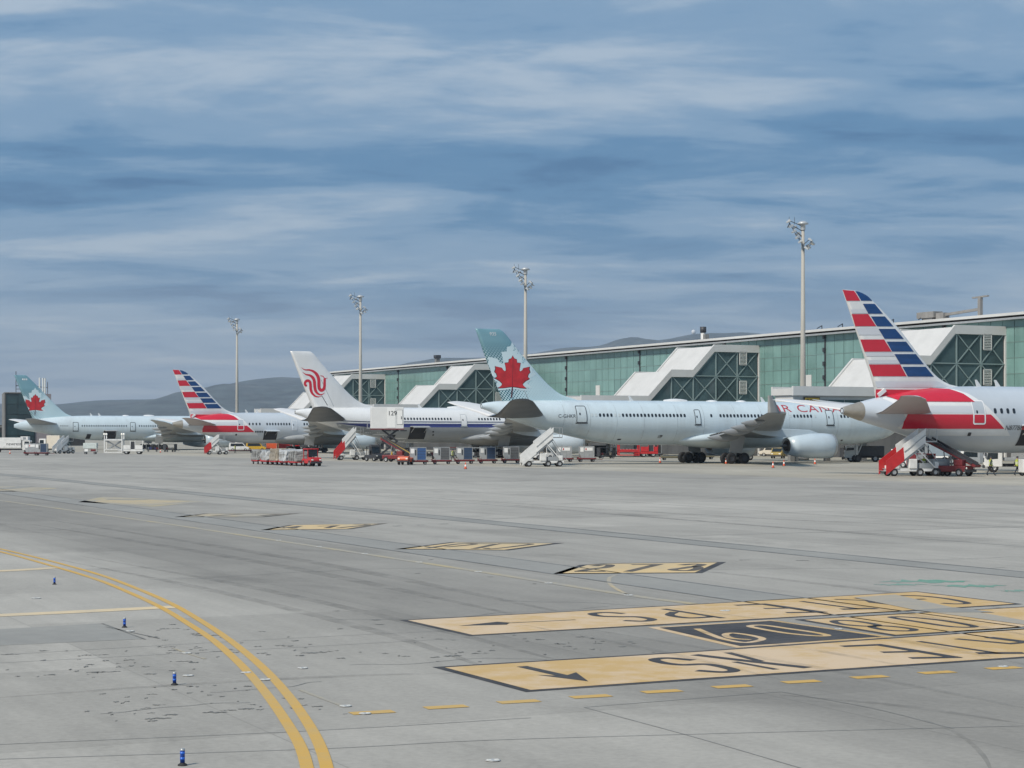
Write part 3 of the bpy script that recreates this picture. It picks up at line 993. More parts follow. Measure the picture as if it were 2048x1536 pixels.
disc = MB().lathe([(0.0, .085), (.003, .084), (.005, .075), (.006, .05), (.007, .001)], 'Z', 22).mesh('rim_plate', mat('pale_light_plate', (0.50, 0.50, 0.48), 0.5, 0.2, var=.3, scale=15))
lens = MB().b2(-.022, .022, -.018, .018, .006, .011).mesh('lens', M_LAMP)
for ((x, D), lab) in lights:
    k = 1.0 if D < 37 else 1.35
    t = empty('inset_light', (x, D, 0.009), 0.4, lab, 'ground light', 'inset taxiway lights')
    t.scale = (k, k, 1)
    link_mesh('cover_plate', disc, t)
    for s_ in (-1, 1):
        link_mesh('lens', lens, t, (s_ * .045, 0, 0))

# ------------------------------------------------------------------ mountains
crest = [(-3848,120), (-2848,132), (-2048,128), (-1828,128), (-1728,138), (-1618,144), (-1448,150), (-1348,156), (-1228,170), (-1148,202), (-1068,220), (-968,234), (-898,238), (-768,230), (-648,240), (-508,274), (-388,300), (-288,311), (-128,314), (-8,324), (132,342), (212,354), (352,364), (432,388), (492,396), (562,382), (622,390), (712,410), (772,415), (912,416), (1012,408), (1252,364), (1752,344), (2752,264), (4352,164)]
M_HILL = mat('wooded_hillside', (0.062, 0.078, 0.074), 0.95, var=0.8, scale=0.014, bump=0.0, dirt=(0.17, 0.165, 0.15), dirt_amt=0.8)
hm = MB()
YM = 7600.0
cols, rows = 260, 26
hv = []
for j in range(rows + 1):
    for i in range(cols + 1):
        x = -3848 + 8200 * i / cols
        y = YM - 2300 + 4200 * j / rows
        hz = hermite([c[0] for c in crest], [c[1] for c in crest], x)
        t = (j / rows)
        peak = 2300 / 4200
        prof = (t / peak) if t < peak else max(0.0, 1 - (t - peak) / (1 - peak) * 0.9)
        prof = prof ** (0.75 if t < peak else 1)
        nz = noise.fractal(Vector((x * 0.0011, y * 0.0011, 3.3)), 1.0, 2.0, 6)
        nz2 = noise.fractal(Vector((x * 0.006, y * 0.006, 1.3)), 1.0, 2.0, 4)
        z = hz * prof * (1 + 0.42 * nz * (1 - abs(2 * prof - 1)) ** 1) + nz2 * 5 * prof
        hv.append((x, y, -3 if j == 0 else z))
hm.add(hv, [(j * (cols + 1) + i, j * (cols + 1) + i + 1, (j + 1) * (cols + 1) + i + 1, (j + 1) * (cols + 1) + i) for j in range(rows) for i in range(cols)], True)
hills = hm.build('hills', M_HILL)
tag(hills, kind='structure')
rx = 726.0
rd = empty('radar_dome', (rx, 7600, 396), 0, 'small white radar dome on the hilltop right of centre', 'radar dome')
MB().lathe([(0, 6), (12, 5)], 'Z', 12).build('tower', M_WHITE, rd)
MB().lathe([(12, 6), (16, 8.5), (21, 9), (26, 7), (30, 0.01)], 'Z', 20).build('dome', M_WHITE, rd)

# ================================================================== TERMINAL
def terminal_glass():
    m = bpy.data.materials.new('green_terminal_glass')
    m.use_nodes = True
    nt = m.node_tree
    b = nt.nodes['Principled BSDF']
    b.inputs['Roughness'].default_value = 0.16
    b.inputs['IOR'].default_value = 1.6
    geo = nt.nodes.new('ShaderNodeNewGeometry')
    n = nt.nodes.new('ShaderNodeTexNoise')
    n.inputs['Scale'].default_value = 0.09
    n.inputs['Detail'].default_value = 3
    nt.links.new(geo.outputs['Position'], n.inputs[0])
    n2 = nt.nodes.new('ShaderNodeTexNoise')
    n2.inputs['Scale'].default_value = 0.9
    n2.inputs['Detail'].default_value = 5
    mp = nt.nodes.new('ShaderNodeMapping')
    mp.inputs['Scale'].default_value = (1, 1, 0.25)
    nt.links.new(geo.outputs['Position'], mp.inputs[0])
    nt.links.new(mp.outputs[0], n2.inputs[0])
    rp = nt.nodes.new('ShaderNodeValToRGB')
    rp.color_ramp.elements[0].position = 0.33
    rp.color_ramp.elements[0].color = (0.138, 0.242, 0.226, 1)
    rp.color_ramp.elements[1].position = 0.68
    rp.color_ramp.elements[1].color = (0.188, 0.325, 0.300, 1)
    nt.links.new(n.outputs['Fac'], rp.inputs[0])
    oi = nt.nodes.new('ShaderNodeObjectInfo')
    ad = nt.nodes.new('ShaderNodeMath')
    ad.operation = 'MULTIPLY_ADD'
    nt.links.new(oi.outputs['Random'], ad.inputs[0])
    ad.inputs[1].default_value = 0.20
    ad.inputs[2].default_value = 0.72
    a2 = nt.nodes.new('ShaderNodeMath')
    a2.operation = 'MULTIPLY_ADD'
    nt.links.new(n2.outputs['Fac'], a2.inputs[0])
    a2.inputs[1].default_value = 0.4
    nt.links.new(ad.outputs[0], a2.inputs[2])
    vm = nt.nodes.new('ShaderNodeVectorMath')
    vm.operation = 'SCALE'
    nt.links.new(rp.outputs[0], vm.inputs[0])
    nt.links.new(a2.outputs[0], vm.inputs['Scale'])
    nt.links.new(vm.outputs[0], b.inputs['Base Color'])
    return m


M_TGLASS = terminal_glass()
M_GGLASS = mat('dark_gatehouse_glass', (0.060, 0.098, 0.108), 0.07, var=0.3, scale=0.3, rnd=0.35)
M_MULL = mat('green_grey_mullion', (0.15, 0.225, 0.21), 0.5)
M_BRACE = mat('pale_steel_brace', (0.22, 0.29, 0.29), 0.5)
M_CLAD = mat('white_cladding', (0.565, 0.56, 0.545), 0.55, var=0.07, scale=0.5, dirt=(0.42, 0.41, 0.385), dirt_amt=0.4)
M_CLADB = mat('bright_white_cladding', (0.58, 0.58, 0.565), 0.5, var=0.05, scale=0.5)
M_ROOF = mat('grey_roof_sheet', (0.36, 0.36, 0.36), 0.5, var=0.12, scale=0.4)
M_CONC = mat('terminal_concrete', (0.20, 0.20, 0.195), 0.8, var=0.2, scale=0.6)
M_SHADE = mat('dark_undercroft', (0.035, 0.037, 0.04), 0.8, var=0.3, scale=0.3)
M_LOUV = mat('pale_louvre', (0.62, 0.64, 0.62), 0.5)
M_DTINT = mat('dark_block_glass', (0.018, 0.04, 0.045), 0.1, var=0.3, scale=0.2, rnd=.4)

PF = 185.0           # facade line
Q0, Q1 = 175.0, 516.0
ZR = 21.35
term = empty('terminal_building', pq(PF, Q0), ANG, 'long green glass terminal with white roof edge behind the aircraft', 'building')
# local frame of the terminal: x = p - PF, y = q - Q0


def tb(name, x0, x1, y0, y1, z0, z1, m, parent=term, bevel=0):
    return MB().b2(x0, x1, y0, y1, z0, z1).build(name, m, parent, bevel=bevel)


LQ = Q1 - Q0
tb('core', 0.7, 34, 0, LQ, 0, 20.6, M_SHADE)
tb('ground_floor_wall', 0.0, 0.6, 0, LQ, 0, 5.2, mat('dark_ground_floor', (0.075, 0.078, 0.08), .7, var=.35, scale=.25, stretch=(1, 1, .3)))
tb('floor_slab', -0.35, 0.62, 0, LQ, 5.25, 6.0, M_CLAD)
rf = MB()
rf.prism([(-1.2, 20.98), (-1.2, 21.3), (34, 23.6), (34, 22.6)], -1.5, LQ + 1.5, 'Y')
roof = rf.build('roof', M_ROOF, term)
tb('roof_fascia', -1.45, -1.21, -1.5, LQ + 1.5, 20.98, 21.38, M_CLADB, roof)
tb('gutter', -1.20, -0.55, -1.4, LQ + 1.4, 20.40, 20.70, M_ALU, roof)
tb('end_wall', 0.0, 34, LQ + 0.01, LQ + 0.3, 0, 20.5, M_CONC)
tb('end_wall', 0.0, 34, -.3, -0.01, 0, 20.5, M_CONC)
PW, rowz = 2.62, [6.0, 8.05, 10.3, 12.6, 14.9, 17.2, 19.4, 20.5]
ncol = int(LQ / PW)
pane_me = {}
for r in range(len(rowz) - 1):
    h = rowz[r + 1] - rowz[r] - 0.10
    pane_me[r] = MB().b2(-0.06, 0.06, 0.05, PW - 0.07, 0.05, h + 0.05).mesh('glass_pane', M_TGLASS)
count = 0
far = MB()
gaps = set(range(10, ncol, 12))
for c in range(ncol):
    y0 = c * PW
    for r in range(len(rowz) - 1):
        visible = 12 <= c <= 66 and r >= 2
        if visible and count < 298:
            jig = random.uniform(-.012, .012)
            link_mesh('glass_pane', pane_me[r], term, (jig, y0, rowz[r]))
            count += 1
        else:
            far.b2(-0.06, 0.06, y0 + 0.05, y0 + PW - 0.02, rowz[r] + 0.05, rowz[r + 1] - 0.05)
fo = far.build('distant_glass_panes', M_TGLASS, term)
fo['kind'] = 'stuff'
for c in sorted(gaps):
    mu = MB()
    y0 = c * PW
    mu.b2(-0.14, -0.07, y0 - 0.22, y0 + 0.22, 6, 20.5)
    for r in range(len(rowz) - 1):
        mu.b2(-0.34, -0.14, y0 - 0.1, y0 + 0.45, rowz[r] + 0.4, rowz[r] + 1.1)
    mu.build('expansion_joint', M_DARK, term)
hz_ = MB()
for z in rowz[1:-1]:
    hz_.b2(-0.09, 0.05, 0, LQ, z - 0.05, z + 0.05)
hz_.build('transom', M_MULL, term)
# small white blinds behind the lower panes
for q_ in (330, 343.5, 268, 252, 308, 420, 412, 236.5):
    MB().b2(-0.20, -0.08, q_ - Q0, q_ - Q0 + 1.7, 11.4, 13.9).build('white_blind', M_CLADB, term)
    MB().b2(-0.16, -0.07, q_ - Q0 - 1.0, q_ - Q0 + 2.6, 10.2, 11.3).build('dark_vent', M_SHADE, term)
# things on the roof
ch = empty('roof_chimney', pq(PF + 9, 318, 21.8), ANG, 'white flue with black cap on the terminal roof', 'chimney')
MB().lathe([(0, .48), (2.0, .48), (2.0, .001)], 'Z', 16).build('flue', M_CLADB, ch)
MB().lathe([(1.9, .5), (1.9, .62), (3.0, .62), (3.0, .001)], 'Z', 16).build('cap', M_DARK, ch)
MB().b2(-.4, .4, -1.5, -.6, 0, 1.5).build('flue_box', M_CONC, ch)
ch2 = empty('roof_vent', pq(PF + 4, 437, 21.4), ANG, 'small dark roof vent near the Chinese airliner', 'vent')
ch2['label'] = 'small dark capped roof vent far along the terminal roof'
MB().b2(-.5, .5, -.5, .5, 0, 1.5).build('housing', M_CONC, ch2)
MB().b2(-.7, .7, -.7, .7, 1.5, 2.3).build('cap', M_DARK, ch2)
gd = empty('roof_gantry', pq(PF + 3.0, 228, 21.5), ANG, 'grey maintenance gantry with long beam and T mast on terminal roof', 'gantry')
M_GANT = mat('weathered_gantry_grey', (0.27, 0.26, 0.245), 0.6, var=.2, scale=1)
MB().b2(-.6, 1.2, 10.6, 14.8, .55, 1.5).b2(-.4, 1, 11.2, 13.4, 0, .55).build('counterweight', M_GANT, gd)
MB().bar((0.3, 9.2, .85), (0.3, 0.6, 1.25), 0.4, 0.4).build('beam', M_GANT, gd)
MB().b2(-.3, .9, 8.6, 10.4, .1, 1.2).build('trolley', M_GANT, gd)
MB().b2(0, .5, 0.2, .8, -.2, 3.0).build('mast', M_GANT, gd)
MB().bar((0.28, -1.3, 3.15), (0.28, 2.2, 3.05), 0.4, 0.22).build('cross_arm', M_GANT, gd)
for y_ in (.5, 9.4, 12.5):
    MB().bar((0, y_, 0.2), (2.4, y_, .2), 0.12).bar((0, y_ - 1, 0.2), (2.4, y_ - 1, .2), 0.12).build('rail_foot', M_DARK, gd)
for q_, lab in ((262, 'thin dark ladder rail on the terminal roof above the tallest mast'), (268, 'thin dark ladder rail farthest left on the terminal roof'), (248, 'thin dark ladder rail on the terminal roof left of the gantry'), (240.5, 'thin dark ladder rail on the terminal roof beside the gantry counterweight')):
    o = tag(MB().bar((0, 0, 0), (2.8, 2.6, .7), .12).bar((2.8, 2.6, .7), (2.8, 2.6, -.6), .12).build('roof_ladder', M_DARK, None, pq(PF + 1, q_, 21.75), (0, 0, ANG)),
            lab, 'ladder', 'ladder rails on the terminal roof')

# ------------------------------------------------------------------ gatehouses
WG = 13.0


def gatehouse(q, label, low_end, lettering=None, detail=True):
    g = empty('gatehouse', pq(PF, q), ANG, label, 'building', 'stepped gatehouses along the terminal')
    # profile, x = p - PF
    top = [(-0.15, 19.25), (-9.4, 19.25), (-13.8, 14.75), (-18.1, 14.75), (-22.7, 10.15), (low_end, 10.15)]
    t = 0.95
    # roof as five plates, each a part
    names = ['upper_roof', 'upper_slope', 'middle_roof', 'lower_slope', 'corridor_roof']
    for i in range(5):
        (x0, z0), (x1, z1) = top[i], top[i + 1]
        d = Vector((x1 - x0, z1 - z0)).normalized()
        n_ = Vector((-d.y, d.x))
        if n_.y > 0:
            n_ = -n_
        a, b = Vector((x0, z0)), Vector((x1, z1))
        dn = [a, b, b + Vector((0, -t)) if i % 2 == 0 else b + Vector((0.0, -t)), a + Vector((0, -t))]
        wg = WG if i < 4 else 5.5
        o = MB().prism([(p.x, p.y) for p in dn], 0.42, wg - 0.42, 'Y').build(names[i], M_CLAD, g)
        # upstand edges on both sides of each plate
        for y0, y1 in ((0, 0.40), (wg - 0.40, wg)):
            up = [a + Vector((0, .28)), b + Vector((0, .28)), b + Vector((0, -t - .05)), a + Vector((0, -t - .05))]
            MB().prism([(p.x, p.y) for p in up], y0, y1, 'Y').build('roof_edge', M_CLADB if i % 2 == 0 else M_CLAD, o)
    # glazed side towards the apron camera and the far side
    bays = [(-0.4, -4.6), (-4.6, -9.0), (-9.0, -13.6), (-13.6, -18.0), (-18.0, -22.4)]
    def ztop(x):
        for (x0, z0), (x1, z1) in zip(top[:-1], top[1:]):
            if x1 <= x <= x0:
                return z0 + (z1 - z0) * (x - x0) / (x1 - x0) - t - 0.02
        return top[-1][1] - t
    for (xa, xb) in bays:
        levels = [5.2, 9.6, 14.0, 18.4]
        for za, zb in zip(levels[:-1], levels[1:]):
            # clip the bay panel with the roof line
            pts = []
            for (x, z) in ((xa - .06, za + .05), (xa - .06, zb - .05), (xb + .06, zb - .05), (xb + .06, za + .05)):
                pts.append((x, z))
            za_, zr, zl = za + .05, ztop(xa - .06), ztop(xb + .06)
            if min(zr, zl) <= za_ + .1 and max(zr, zl) <= za_ + .3:
                continue
            poly = [(xa - .06, za_), (xa - .06, min(zb - .05, zr))]
            if zl < zb - .05 and zr > zl:
                # slope crosses the panel
                if zr > zb - .05:
                    k = (zr - (zb - .05)) / max(1e-6, zr - zl)
                    poly.append((xa - .06 + (xb + .06 - xa + .06) * k, zb - .05))
                if zl > za_:
                    poly.append((xb + .06, zl))
                    poly.append((xb + .06, za_))
                else:
                    k = (zr - za_) / max(1e-6, zr - zl)
                    poly.append((xa - .06 + (xb + .06 - xa + .06) * k, za_))
            else:
                poly += [(xb + .06, zb - .05), (xb + .06, za_)]
            MB().prism(poly, 0.30, 0.36, 'Y').build('glass_pane', M_GGLASS, g)
            full = min(zr, zl) >= zb - .6
            if full and za > 5:
                for e0, e1 in (((xa - .1, za + .1), (xb + .1, zb - .1)), ((xa - .1, zb - .1), (xb + .1, za + .1))):
                    MB().bar((e0[0], 0.22, e0[1]), (e1[0], 0.22, e1[1]), 0.07, 0.17).build('cross_brace', M_BRACE, g)
            elif za > 5 and zr > zb - .8:
                MB().bar((xa - .1, 0.22, zb - .1), (xa - (zb - za) + .2, 0.22, za + .1), 0.07, 0.17).build('cross_brace', M_BRACE, g)
    for x in (-4.6, -9.0, -13.6, -18.0):
        MB().b2(x - .1, x + .1, 0.16, 0.29, 5.2, ztop(x)).build('mullion', M_BRACE, g)
    for z, xe in ((9.6, -22.2), (14.0, -13.9)):
        MB().b2(xe, -0.3, 0.14, 0.24, z - .08, z + .08).build('transom', M_BRACE, g)
    MB().b2(-0.28, 0.0, 0.02, 0.36, 0, 19.2).build('corner_post', M_CLADB, g)
    # solid core behind the glass so the inside reads dark, with floors
    core = [(x, z - t - .35) for x, z in top[:5]] + [(top[4][0] + .6, 5.2), (-0.2, 5.2)]
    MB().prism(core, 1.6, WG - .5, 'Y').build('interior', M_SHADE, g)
    MB().b2(-22.5, -0.2, .3, WG - .4, 4.6, 5.15).build('floor_slab', M_CLAD, g)
    for z in (9.6, 14.0):
        MB().b2(-13.5 if z > 10 else -18, -0.4, 0.5, 1.5, z - .3, z).build('interior_floor', M_CONC, g)
    # louvres
    for z0 in (16.0, 10.9):
        lo = MB()
        xc0, xc1 = -2.75, -4.25
        lo.b2(xc1, xc1 + .12, .0, .14, z0, z0 + 2.35).b2(xc0 - .12, xc0, .0, .14, z0, z0 + 2.35).b2(xc1, xc0, .0, .14, z0 + 2.23, z0 + 2.35).b2(xc1, xc0, .0, .14, z0, z0 + .12)
        f = lo.build('louvre', M_CLADB, g)
        for k in range(9):
            MB().box(((xc0 + xc1) / 2, .07, z0 + .28 + k * .235), (1.3, .11, .09), (0.5, 0, 0)).build('slat', M_LOUV, f)
    # corridor with windows, on legs
    xa, xb = top[4][0] + .2, low_end + .3
    MB().b2(xb, xa, .55, 4.9, 5.2, 9.2).build('corridor_wall', M_CLAD, g)
    nw = max(2, int((xa - xb) / 2.6))
    for k in range(nw):
        w0 = xb + .3 + k * (xa - xb - .5) / nw
        MB().b2(w0, w0 + (xa - xb - .5) / nw - .15, .46, .54, 6.9, 8.6).build('corridor_window', M_GGLASS, g)
    for x in (xb + 1.2, (xa + xb) / 2, xa - 1):
        MB().b2(x - .35, x + .35, 2.4, 3.1, 0, 5.2).build('leg', M_CONC, g)
    if lettering:
        s_ = MB().b2(xb + 1.7, xb + 4.3, .30, .44, 7.55, 8.95).build('stand_sign', M_DARK, g)
        f_ = MB().b2(xb + 1.8, xb + 4.2, .27, .30, 7.65, 8.85).build('sign_face', M_YELLOW, s_)
        text_flat('digits', lettering, 1.15, (xb + 1.98, .255, 7.85), (rad(90), 0, 0), M_MARK, s_)
    # boarding bridge tunnel running off the corridor end, out towards +q
    br = empty('boarding_bridge', pq(PF + low_end + 2.6, q + 3.2), ANG, label.replace('stepped white gatehouse', 'boarding bridge of the gatehouse').split(',')[0], 'bridge', 'boarding bridges')
    MB().b2(-2.0, 2.0, -2.0, 2.0, 4.9, 8.9).build('rotunda', M_CLAD, br, bevel=.4)
    tn = MB()
    tn.prism([(-1.6, 4.6), (1.6, 4.6), (1.6, 7.9), (-1.6, 7.9)], 2.0, 17.0, 'Y')
    tn.build('tunnel', M_CLADB, br)
    for k in range(5):
        MB().b2(-1.66, -1.6, 3 + k * 2.8, 5.2 + k * 2.8, 6.1, 7.2).build('tunnel_window', M_GGLASS, br)
    for y_ in (0, 13):
        MB().tube((0, y_, 0), (0, y_, 4.9), .35, n=12).build('leg', M_STEEL, br)
    wheel(br, (-.8, 13, .5), .5, .3)
    wheel(br, (.8, 13, .5), .5, .3)
    return g


gatehouse(218.6, 'stepped white gatehouse behind the striped tail, nearest and rightmost', -37.2, '285')
gatehouse(284.0, 'stepped white gatehouse above the long pale blue airliner, second from the right', -35.7)
gatehouse(385.0, 'stepped white gatehouse partly hidden by the large maple leaf tail', -33.5)
gatehouse(461.6, 'stepped white gatehouse behind the all-white tail, farthest', -34.0)

# far block at the left end, with roof plant
fb = empty('office_block', (-163.71,640), 0.30, 'dark glass office block with roof antennas behind the far left tail', 'building')
for k, (x0, x1, z1) in enumerate(((-6.8, -2.8, 17.6), (-2.8, 2.6, 17.6))):
    for r in range(5):
        MB().b2(x0 + .06, x1 - .06, -4 - k * .3, -3.7 - k * .3, r * 3.5 + .1, (r + 1) * 3.5 - .02).build('glass_pane', M_DTINT, fb)
MB().b2(-6.9, 7.9, -3.6, 12, 0, 17.4).build('core', M_SHADE, fb)
MB().b2(-7.4, -6.9, -4.4, 12, 0, 17.7).build('corner_post', M_CONC, fb)
MB().b2(2.8, 8.0, -3.9, -3.65, 0, 17.5).build('concrete_wall', mat('mauve_concrete', (0.22, 0.20, 0.21), .8, var=.1), fb)
MB().b2(-7.2, 2.9, -4.5, 12.1, 17.65, 18.0).build('roof_edge', M_CONC, fb)
MB().tube((-3.4, -3, 17.8), (-3.4, -3, 25.0), .12).build('antenna', M_DARK, fb)
MB().bar((-3.4, -3, 20.2), (2, -3, 20.2), .25).bar((-3.4, -3, 19.1), (2, -3, 19.1), .18).bar((1.5, -3, 18), (1.5, -3, 20.2), .2).build('roof_rail', M_DARK, fb)
for x_ in (4.3, 5.4, 6.1):
    MB().tube((x_, -3, 17.5), (x_, -3, 23.3 - .5 * x_ / 6), .28, n=10).build('flue', M_LOUV, fb)
MB().bar((3.2, -3, 17.5), (3.2, -3, 20), .2).bar((3.2, -3, 20), (6.8, -3, 19.6), .2).bar((6.9, -3, 17.5), (6.9, -3, 21.5), .2).build('plant_frame', M_DARK, fb)
lb = empty('service_building', (-183.06,660), 0.30, 'low dark service building at the far left edge', 'building')
MB().b2(-40, 34, 0, 14, 0, 7.2).build('wall', M_SHADE, lb)
MB().b2(-41, 4, -.4, 14.4, 5.4, 11.2).build('upper_wall', mat('pale_blue_cladding', (0.42, 0.47, 0.49), .5, var=.1), lb)
MB().b2(-40, 34, -.35, -.02, 6.3, 6.9).build('fascia', M_CONC, lb)
for k in range(9):
    MB().b2(-36 + k * 7.5, -31 + k * 7.5, -.2, -.03, .2, 4.6).build('roller_door', M_DTINT, lb)
sb = empty('pier_end', pq(PF + 6, Q1 + 1), ANG, 'low pale wing of the terminal behind the far aircraft', 'building')
MB().b2(0, 20, 0.4, 150, 0, 7.5).build('wall', M_SHADE, sb)
MB().b2(-.5, 20.5, 0.3, 150.5, 7.5, 8.1).build('roof', M_CLAD, sb)
for k in range(24):
    MB().b2(-.12, -.02, 1 + k * 6.2, 6.2 + k * 6.2, 3.0, 6.6).build('window', M_DTINT, sb)

# ------------------------------------------------------------------ lighting masts
M_MAST = mat('weathered_mast_concrete', (0.40, 0.385, 0.345), 0.7, var=0.16, scale=0.7, stretch=(1, 1, .15))
M_FLOOD = mat('floodlight_casing', (0.50, 0.52, 0.53), 0.4, 0.3, var=.2, scale=4)


def mast(x, y, h, label):
    t = empty('lighting_mast', (x, y, 0), 0.0, label, 'light mast', 'tall apron lighting masts')
    MB().lathe([(0, .52), (h * .5, .36), (h - 1.2, .23), (h - 1.2, .001)], 'Z', 18).build('pole', M_MAST, t)
    MB().lathe([(h - 1.3, .36), (h - .5, .36), (h - .45, .8), (h - .28, .8), (h, .38), (h + .05, .001)], 'Z', 18).build('cap', M_FLOOD, t)
    fr = MB()
    arms = [(a * .76, b * .76, h - (h - c) * .80) for a, b, c in [(-2.9, -.7, h - .1), (-2.4, -.9, h - 1.0), (-1.9, -1.2, h - 2.0), (-1.25, -1.6, h - 3.1), (-.75, -1.5, h - 3.9), (-1.5, .5, h - 1.1), (-1.0, .2, h - 2.3), (1.3, -.9, h - 3.5), (1.75, -.4, h - 4.1), (1.2, .9, h - 4.6), (.5, -1.3, h - 5.1)]]
    for (ax, ay, az) in arms:
        fr.tube((0, 0, max(h - 4.2, az - .7)), (ax * .92, ay * .92, az + .1), .05, n=6)
    for a, b in zip(arms[:4], arms[1:5]):
        fr.tube(a, b, .05, n=6)
    fr.tube(arms[7], arms[8], .05, n=6).tube(arms[8], arms[9], .05, n=6)
    fr.tube((-2.1, -.5, h - .1), (-2.1, -.5, h + .6), .03, n=5).tube((-1.3, -.35, h - .5), (-1.3, -.35, h + .6), .03, n=5).tube((-2.35, -.5, h - 1.0), (-2.0, -.5, h - .3), .09, n=6)
    fr.build('headframe', M_DARK, t)
    for (ax, ay, az) in arms:
        s_ = 1 if ax > 0 else -1
        f = MB().box((0, 0, 0), (.66, .5, .22), (0, s_ * .5, 0)).box((s_ * -.08, 0, .17), (.32, .32, .16), (0, s_ * .5, 0)).build('floodlight', M_FLOOD, t, (ax, ay, az), (0, 0, random.uniform(-.6, .6)))
        MB().box((0, 0, -.125), (.56, .4, .03), (0, s_ * .5, 0)).build('lens', M_LAMP, f)
    MB().lathe([(0, .6), (.0, .9), (.4, .9), (.4, .6)], 'Z', 16).build('plinth', M_CONC, t)
    return t


for (x, y), h, lab in (((42.88,280), 35.2, 'lighting mast rising left of the big striped tail, tallest in view'), ((2.52,355), 35.0, 'lighting mast beside the large maple leaf tail'),
                       ((-34.13,428), 35.2, 'lighting mast right of the all-white tail'), ((-74.25,513), 35.2, 'lighting mast farthest left, right of the small striped tail')):
    mast(x, y, h, lab)

# ================================================================== AIRCRAFT
# local frame: x = 0 at the trailing tip of the fin, forward to the nose; -y is the starboard side that faces the camera
M_ICE = mat('ice_blue_paint', (0.58, 0.675, 0.72), 0.25, var=0.06, scale=0.5, dirt=(0.38, 0.40, 0.40), dirt_amt=0.55, coat=0.4, stretch=(1.4, 1, .22))
M_SILVER = mat('silver_mica_paint', (0.53, 0.58, 0.63), 0.3, var=0.04, scale=0.25, dirt=(0.38, 0.41, 0.43), dirt_amt=0.4, coat=0.4, stretch=(1.4, 1, .25))
M_ACWHITE = mat('aircraft_white', (0.74, 0.75, 0.75), 0.27, var=0.04, scale=0.5, dirt=(0.52, 0.52, 0.50), dirt_amt=0.4, coat=0.4, stretch=(1.2, 1, .25))
M_ACLIGHT = mat('aircraft_light_silver', (0.60, 0.62, 0.66), 0.3, coat=0.3)
M_BELLY = mat('aircraft_grey_belly', (0.34, 0.355, 0.36), 0.4, var=0.08, scale=0.4)
M_WINGG = mat('wing_grey', (0.285, 0.30, 0.312), 0.4, var=0.12, scale=0.5, dirt=(0.2, 0.19, 0.18), dirt_amt=0.5)
M_WINGL = mat('wing_pale_grey', (0.40, 0.415, 0.42), 0.4, var=0.10, scale=0.5, dirt=(0.28, 0.285, 0.285), dirt_amt=0.4)
M_STABD = mat('stabiliser_shaded_grey', (0.098, 0.10, 0.104), 0.35, var=0.25, scale=0.6, dirt=(0.06, 0.06, 0.06), dirt_amt=0.5)  # grey lower paint, darkened further to hold the underside's shade
M_STABM = mat('stabiliser_shaded_mauve', (0.42, 0.365, 0.36), 0.4, var=.06, scale=.5)  # mauve grey of the shaded underside, put into the colour
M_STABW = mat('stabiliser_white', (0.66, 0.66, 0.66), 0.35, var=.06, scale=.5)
M_NAC = mat('nacelle_pale_blue', (0.50, 0.585, 0.64), 0.32, var=0.06, scale=0.6, dirt=(0.36, 0.38, 0.39), dirt_amt=0.4, coat=.2)
M_NACW = mat('nacelle_white', (0.58, 0.64, 0.67), 0.32, var=0.06, scale=0.6, dirt=(0.42, 0.43, 0.42), dirt_amt=0.4, coat=.2)
M_TITAN = mat('exhaust_titanium', (0.13, 0.12, 0.11), 0.45, 0.6, var=.2, scale=2)
M_CONEG = mat('bare_tail_cone', (0.36, 0.33, 0.28), 0.42, 0.4, var=.15, scale=2)
M_WIN = mat('cabin_window', (0.022, 0.028, 0.036), 0.12)
M_WINS = mat('closed_window_shade', (0.52, 0.58, 0.60), 0.4)
M_LINED = mat('door_outline', (0.05, 0.06, 0.07), 0.5)
M_LINEW = mat('white_door_outline', (0.82, 0.82, 0.82), 0.5)
M_AARED = mat('livery_red', (0.56, 0.018, 0.042), 0.35, var=.06, scale=1, coat=.2)
M_AABLUE = mat('livery_blue', (0.007, 0.052, 0.180), 0.35, var=.25, scale=1.2, coat=.2, stretch=(.4, 1, 2.5))
M_ACRED = mat('leaf_red', (0.52, 0.020, 0.028), 0.35, var=.35, scale=0.9, coat=.2)
M_LEAFD = mat('leaf_dark_edge', (0.08, 0.012, 0.02), 0.4)
M_TITLE = mat('title_red', (0.42, 0.05, 0.06), 0.4)
M_NAVY = mat('cheatline_navy', (0.035, 0.045, 0.17), 0.35)
M_NAVYT = mat('thin_cheatline', (0.06, 0.07, 0.13), 0.35)
M_HOLD = mat('open_hold', (0.03, 0.03, 0.034), 0.8, var=.3, scale=1)
M_PINS = mat('seam_line', (0.30, 0.34, 0.36), 0.5)


